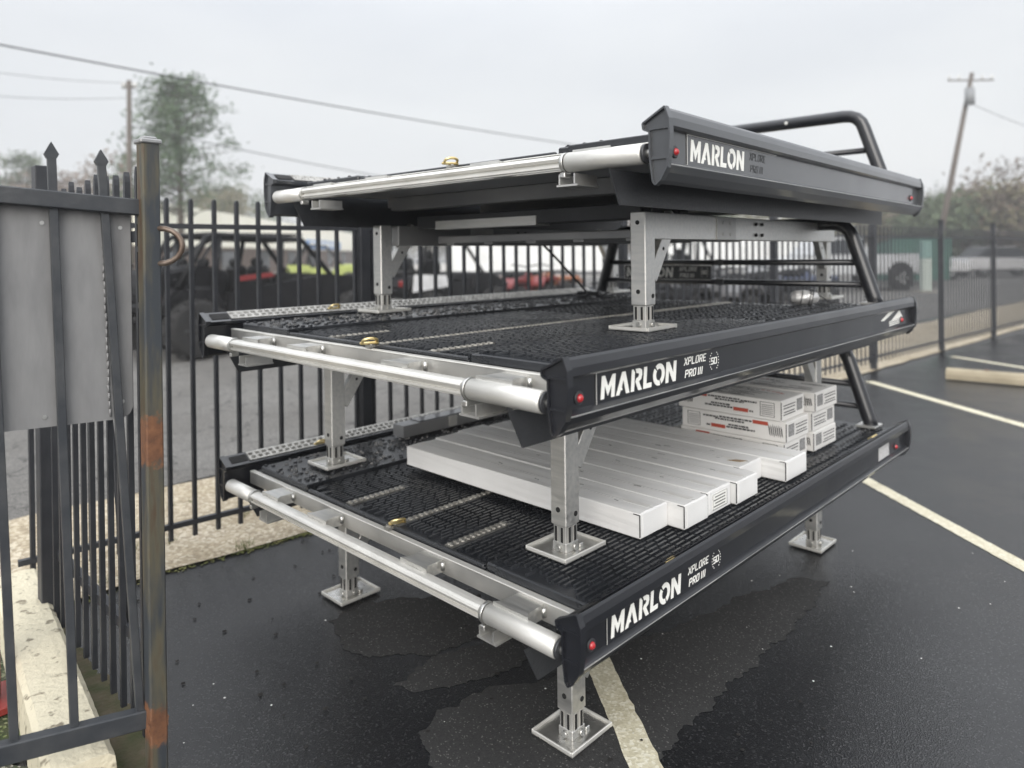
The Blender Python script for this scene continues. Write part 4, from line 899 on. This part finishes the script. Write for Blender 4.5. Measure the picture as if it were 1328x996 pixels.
def cable(lb,pts,r):
    a,b=pts; sag=.25; P=[]
    for i in range(25):
        q=i/24; p=Vector(a).lerp(Vector(b),q); p.z-=sag*4*q*(1-q); P.append(p)
    bm=new(); tube(bm,P,r,6); tag(obj('overhead_cable',bm,WIRE),lb,'cable','overhead cables')
def px(x,y,d): return at((x-664)/921.88*d,d,CAM.z+(334-y-.0119*(x-664))/921.88*d)
cable('thick cable crossing the sky from the upper left to the top deck',(px(-120,40,13),px(900,212,40)),.018)
cable('cable running from the conifer to the back of the top deck',(px(171,168,30),px(640,255,46)),.022)
cable('faint upper cable left of the upright pole',(px(-160,70,24),px(171,113,30)),.010)
cable('faint lower cable left of the upright pole',(px(-160,112,24),px(171,132,30)),.010)
cable('low cable crossing the far trees at the left',(px(-120,231,26),px(171,236,30)),.020)
cable('lowest cable crossing the far trees at the left',(px(-120,243,26),px(300,250,34)),.022)
cable('faint cable leaving the leaning pole to the right',(px(1262,140,32.5),px(1500,215,26)),.012)
# ------------------------------------------------------------------ trees
def leafmesh(name,P,size,m,N=None,elong=1.6):
    n=len(P); a=rng.normal(size=(n,3)); a/=np.linalg.norm(a,axis=1)[:,None]; b=rng.normal(size=(n,3)); b-=a*(a*b).sum(1)[:,None]; b/=np.linalg.norm(b,axis=1)[:,None]
    s=size*(.6+.8*rng.random(n))[:,None]; P=np.asarray(P)
    V=np.stack([P-a*s*elong,P+b*s*.6,P+a*s*elong,P-b*s*.6],1).reshape(-1,3)
    me=bpy.data.meshes.new(name); me.vertices.add(4*n); me.vertices.foreach_set('co',V.ravel()); me.loops.add(4*n); me.loops.foreach_set('vertex_index',np.arange(4*n,dtype=np.int32))
    me.polygons.add(n); me.polygons.foreach_set('loop_start',np.arange(0,4*n,4,dtype=np.int32)); me.polygons.foreach_set('loop_total',np.full(n,4,dtype=np.int32)); me.update(); me.validate(); me.materials.append(m); return me
BARK=mat('tree_bark',(.10,.08,.065),.95,0,(.07,.055,.045),8,5)
def conifer(label,loc,ht,wd,m,group=None):
    t=thing('conifer_tree',label,'tree',loc,0,group); bm=new(); tube(bm,[(0,0,0),(.05,0,ht*.5),(0,.03,ht)],.15,8,rs=[.2,.12,.02]); obj('trunk',bm,BARK,t)
    bm=new(); P=[]
    for k in range(120):
        z=ht*(.33+.65*(k/120)**.9); f=1-(z/ht-.33)/.67; L=wd/2*(.25+.95*f**.8)*random.uniform(.5,1.15); a=random.random()*6.28
        d=Vector((math.cos(a),math.sin(a),random.uniform(.05,.4))); e=Vector((0,0,z))+d*L
        tube(bm,[(0,0,z),Vector((0,0,z))+d*L*.6,e],.03,5,rs=[.035,.02,.008])
        for q in range(4):
            c=Vector((0,0,z))+d*L*random.uniform(.4,1.05)+Vector((random.gauss(0,.15),random.gauss(0,.15),random.gauss(.05,.1))); P.append(rng.normal(size=(17,3))*np.array([.26,.26,.18])+np.array(c))
    obj('limbs',bm,BARK,t); inst('crown',leafmesh('crown',np.concatenate(P),.055,m,elong=2.2),t); return t
CON=mat('grey_green_needles',(.055,.092,.045),.8,0,(.10,.145,.08),1.5,4)
conifer('tall airy grey green conifer behind the gate post at the left',at(-15.6,33.5),9.75,5.8,CON)
def bushy(label,loc,ht,wd,m,dens=60,leaf=.12,bare=False,group=None,nm='broadleaf_tree'):
    t=thing(nm,label,'tree',loc,random.random()*6,group); bm=new(); P=[]
    tube(bm,[(0,0,0),(.1,.05,ht*.35),(.05,.1,ht*.62)],.2,8,rs=[.22,.16,.07])
    for k in range(dens):
        a=random.random()*6.28; z=ht*random.uniform(.22,.98); f=math.sqrt(max(.05,1-((z/ht-.55)/.5)**2)); L=wd/2*f*random.uniform(.4,1.05)
        e=Vector((math.cos(a)*L,math.sin(a)*L,z)); mid=Vector((e.x*.4,e.y*.4,z*.72)); tube(bm,[(0,0,min(z*.5,ht*.5)),mid,e],.03,5,rs=[.05,.03,.01])
        if bare:
            for q in range(9):
                u=Vector((random.gauss(0,1),random.gauss(0,1),abs(random.gauss(.6,.8)))).normalized(); s0=mid.lerp(e,random.uniform(.3,1)); tube(bm,[s0,s0+u*random.uniform(.4,1.1)],.012,3,rs=[.016,.005])
        P.append(rng.normal(size=(14 if bare else 60,3))*np.array([.45,.45,.35])*wd/5+np.array(e))
    obj('trunk',bm,BARK,t); inst('crown',leafmesh('crown',np.concatenate(P),leaf,m),t); return t
OL=mat('olive_brown_foliage',(.11,.10,.055),.9,0,(.16,.145,.085),1,4); DGR=mat('dark_evergreen_foliage',(.06,.085,.045),.9,0,(.10,.125,.07),1,4); TWIG=mat('dry_twig_leaves',(.16,.12,.09),.9,0,(.11,.085,.065),1,4)
k=0
wordsR=['olive bush behind the silver pickup','olive tree just left of the leaning pole','dark green tree at the foot of the leaning pole','brown tree right of the leaning pole','olive tree at the far right treeline','tall thin bare tree at the right edge','brown bush low at the right edge','dark tree behind the far right fence post']
for x,y,d,wd,m,bare in ((1140,285,52,8,OL,False),(1195,272,48,7,OL,False),(1222,262,44,6,DGR,False),(1262,255,45,6,TWIG,False),(1305,250,43,6,OL,False),(1300,215,47,6,TWIG,True),(1345,262,42,7,TWIG,False),(1170,278,60,8,DGR,False)):
    p=px(x,y,d); bushy(wordsR[k],at((x-664)/921.88*d,d),p.z,wd,m,45 if bare else 75,.12,bare,'trees along the far right'); k+=1
for j,x in enumerate((1020,1080,1400,1450,930,860,790)):
    d=62+3*j; bushy(['olive tree beyond the white trailer','grey green tree between rack and pickup','brown tree outside the right edge','dark tree outside the right edge','olive tree behind the quad bikes','dark green tree left of the quad bikes','brown tree behind the middle leg'][j],at((x-664)/921.88*d,d),5.2+j%3*.6,8,(OL,DGR,TWIG)[j%3],55,.14,False,'trees along the far right')
wordsL=['round topped tree at the far left horizon','low brown thicket left of the spear tops','bare twiggy tree between the two spear tops','brown bare tree left of the upright pole','dark green tree above the cream building','grey green tree right of the conifer above the building','small dark tree behind the fence and the building']
k=0
for x,y,d,wd,m,bare in ((28,205,62,5,DGR,False),(70,238,60,9,TWIG,False),(110,228,58,7,TWIG,True),(150,205,46,5,TWIG,True),(300,250,70,7,DGR,False),(335,262,80,7,DGR,False),(275,248,64,6,OL,False)):
    p=px(x,y,d); bushy(wordsL[k],at((x-664)/921.88*d,d),p.z,wd,m,50,.13,bare,'trees along the far left'); k+=1
for j,x in enumerate((-60,10,400,470,560,640)):
    d=100+5*j; bushy(['hazy tree outside the left edge','hazy low tree at the left horizon','far tree behind the building end','far tree behind the fence post','far tree beneath the top deck','far tree behind the white buggy'][j],at((x-664)/921.88*d,d),7.5 if j<2 else 5.5,11,(OL,DGR)[j%2],50,.18,False,'trees along the far left')

# ------------------------------------------------------------------ damp air
HZ=bpy.data.materials.new('damp_air'); HZ.use_nodes=True; q=HZ.node_tree; q.nodes.remove(q.nodes['Principled BSDF']); pv=q.nodes.new('ShaderNodeVolumePrincipled')
pv.inputs['Color'].default_value=(.95,.96,.98,1); pv.inputs['Density'].default_value=.0028; q.links.new(pv.outputs[0],q.nodes['Material Output'].inputs['Volume'])
bm=new(); bxm(bm,(0,40,6.2),(420,420,14.4)); structure(obj('haze',bm,HZ),'stuff')

scatter('loose_gravel',900,(.004,.013),lambda:(random.uniform(-3.45,-2.34),random.uniform(-1.2,2.2)),mat('loose_gravel',(.40,.34,.26),.9,0,(.26,.22,.17),40,3),.7)
V=[];F=[]
for _ in range(26):
    y0=random.uniform(-.3,2.4); x0=strip_x(y0)-random.choice((.0,.02,.35,.8))+random.gauss(0,.05)
    for q in range(14):
        a=random.random()*6.28; h=random.uniform(.015,.045); r=random.uniform(0,.035); x=x0+r*math.cos(a); y=y0+r*math.sin(a); k=len(V); lean=random.uniform(.2,.9)*h
        V+= [(x-.002*math.sin(a),y+.002*math.cos(a),0),(x+.002*math.sin(a),y-.002*math.cos(a),0),(x+lean*math.cos(a),y+lean*math.sin(a),h)]; F.append((k,k+1,k+2))
me=bpy.data.meshes.new('weeds'); me.from_pydata(V,[],F); structure(obj('weeds',me,mat('weed_green',(.09,.12,.03),.8,0,(.16,.16,.06),20,3)),'stuff')
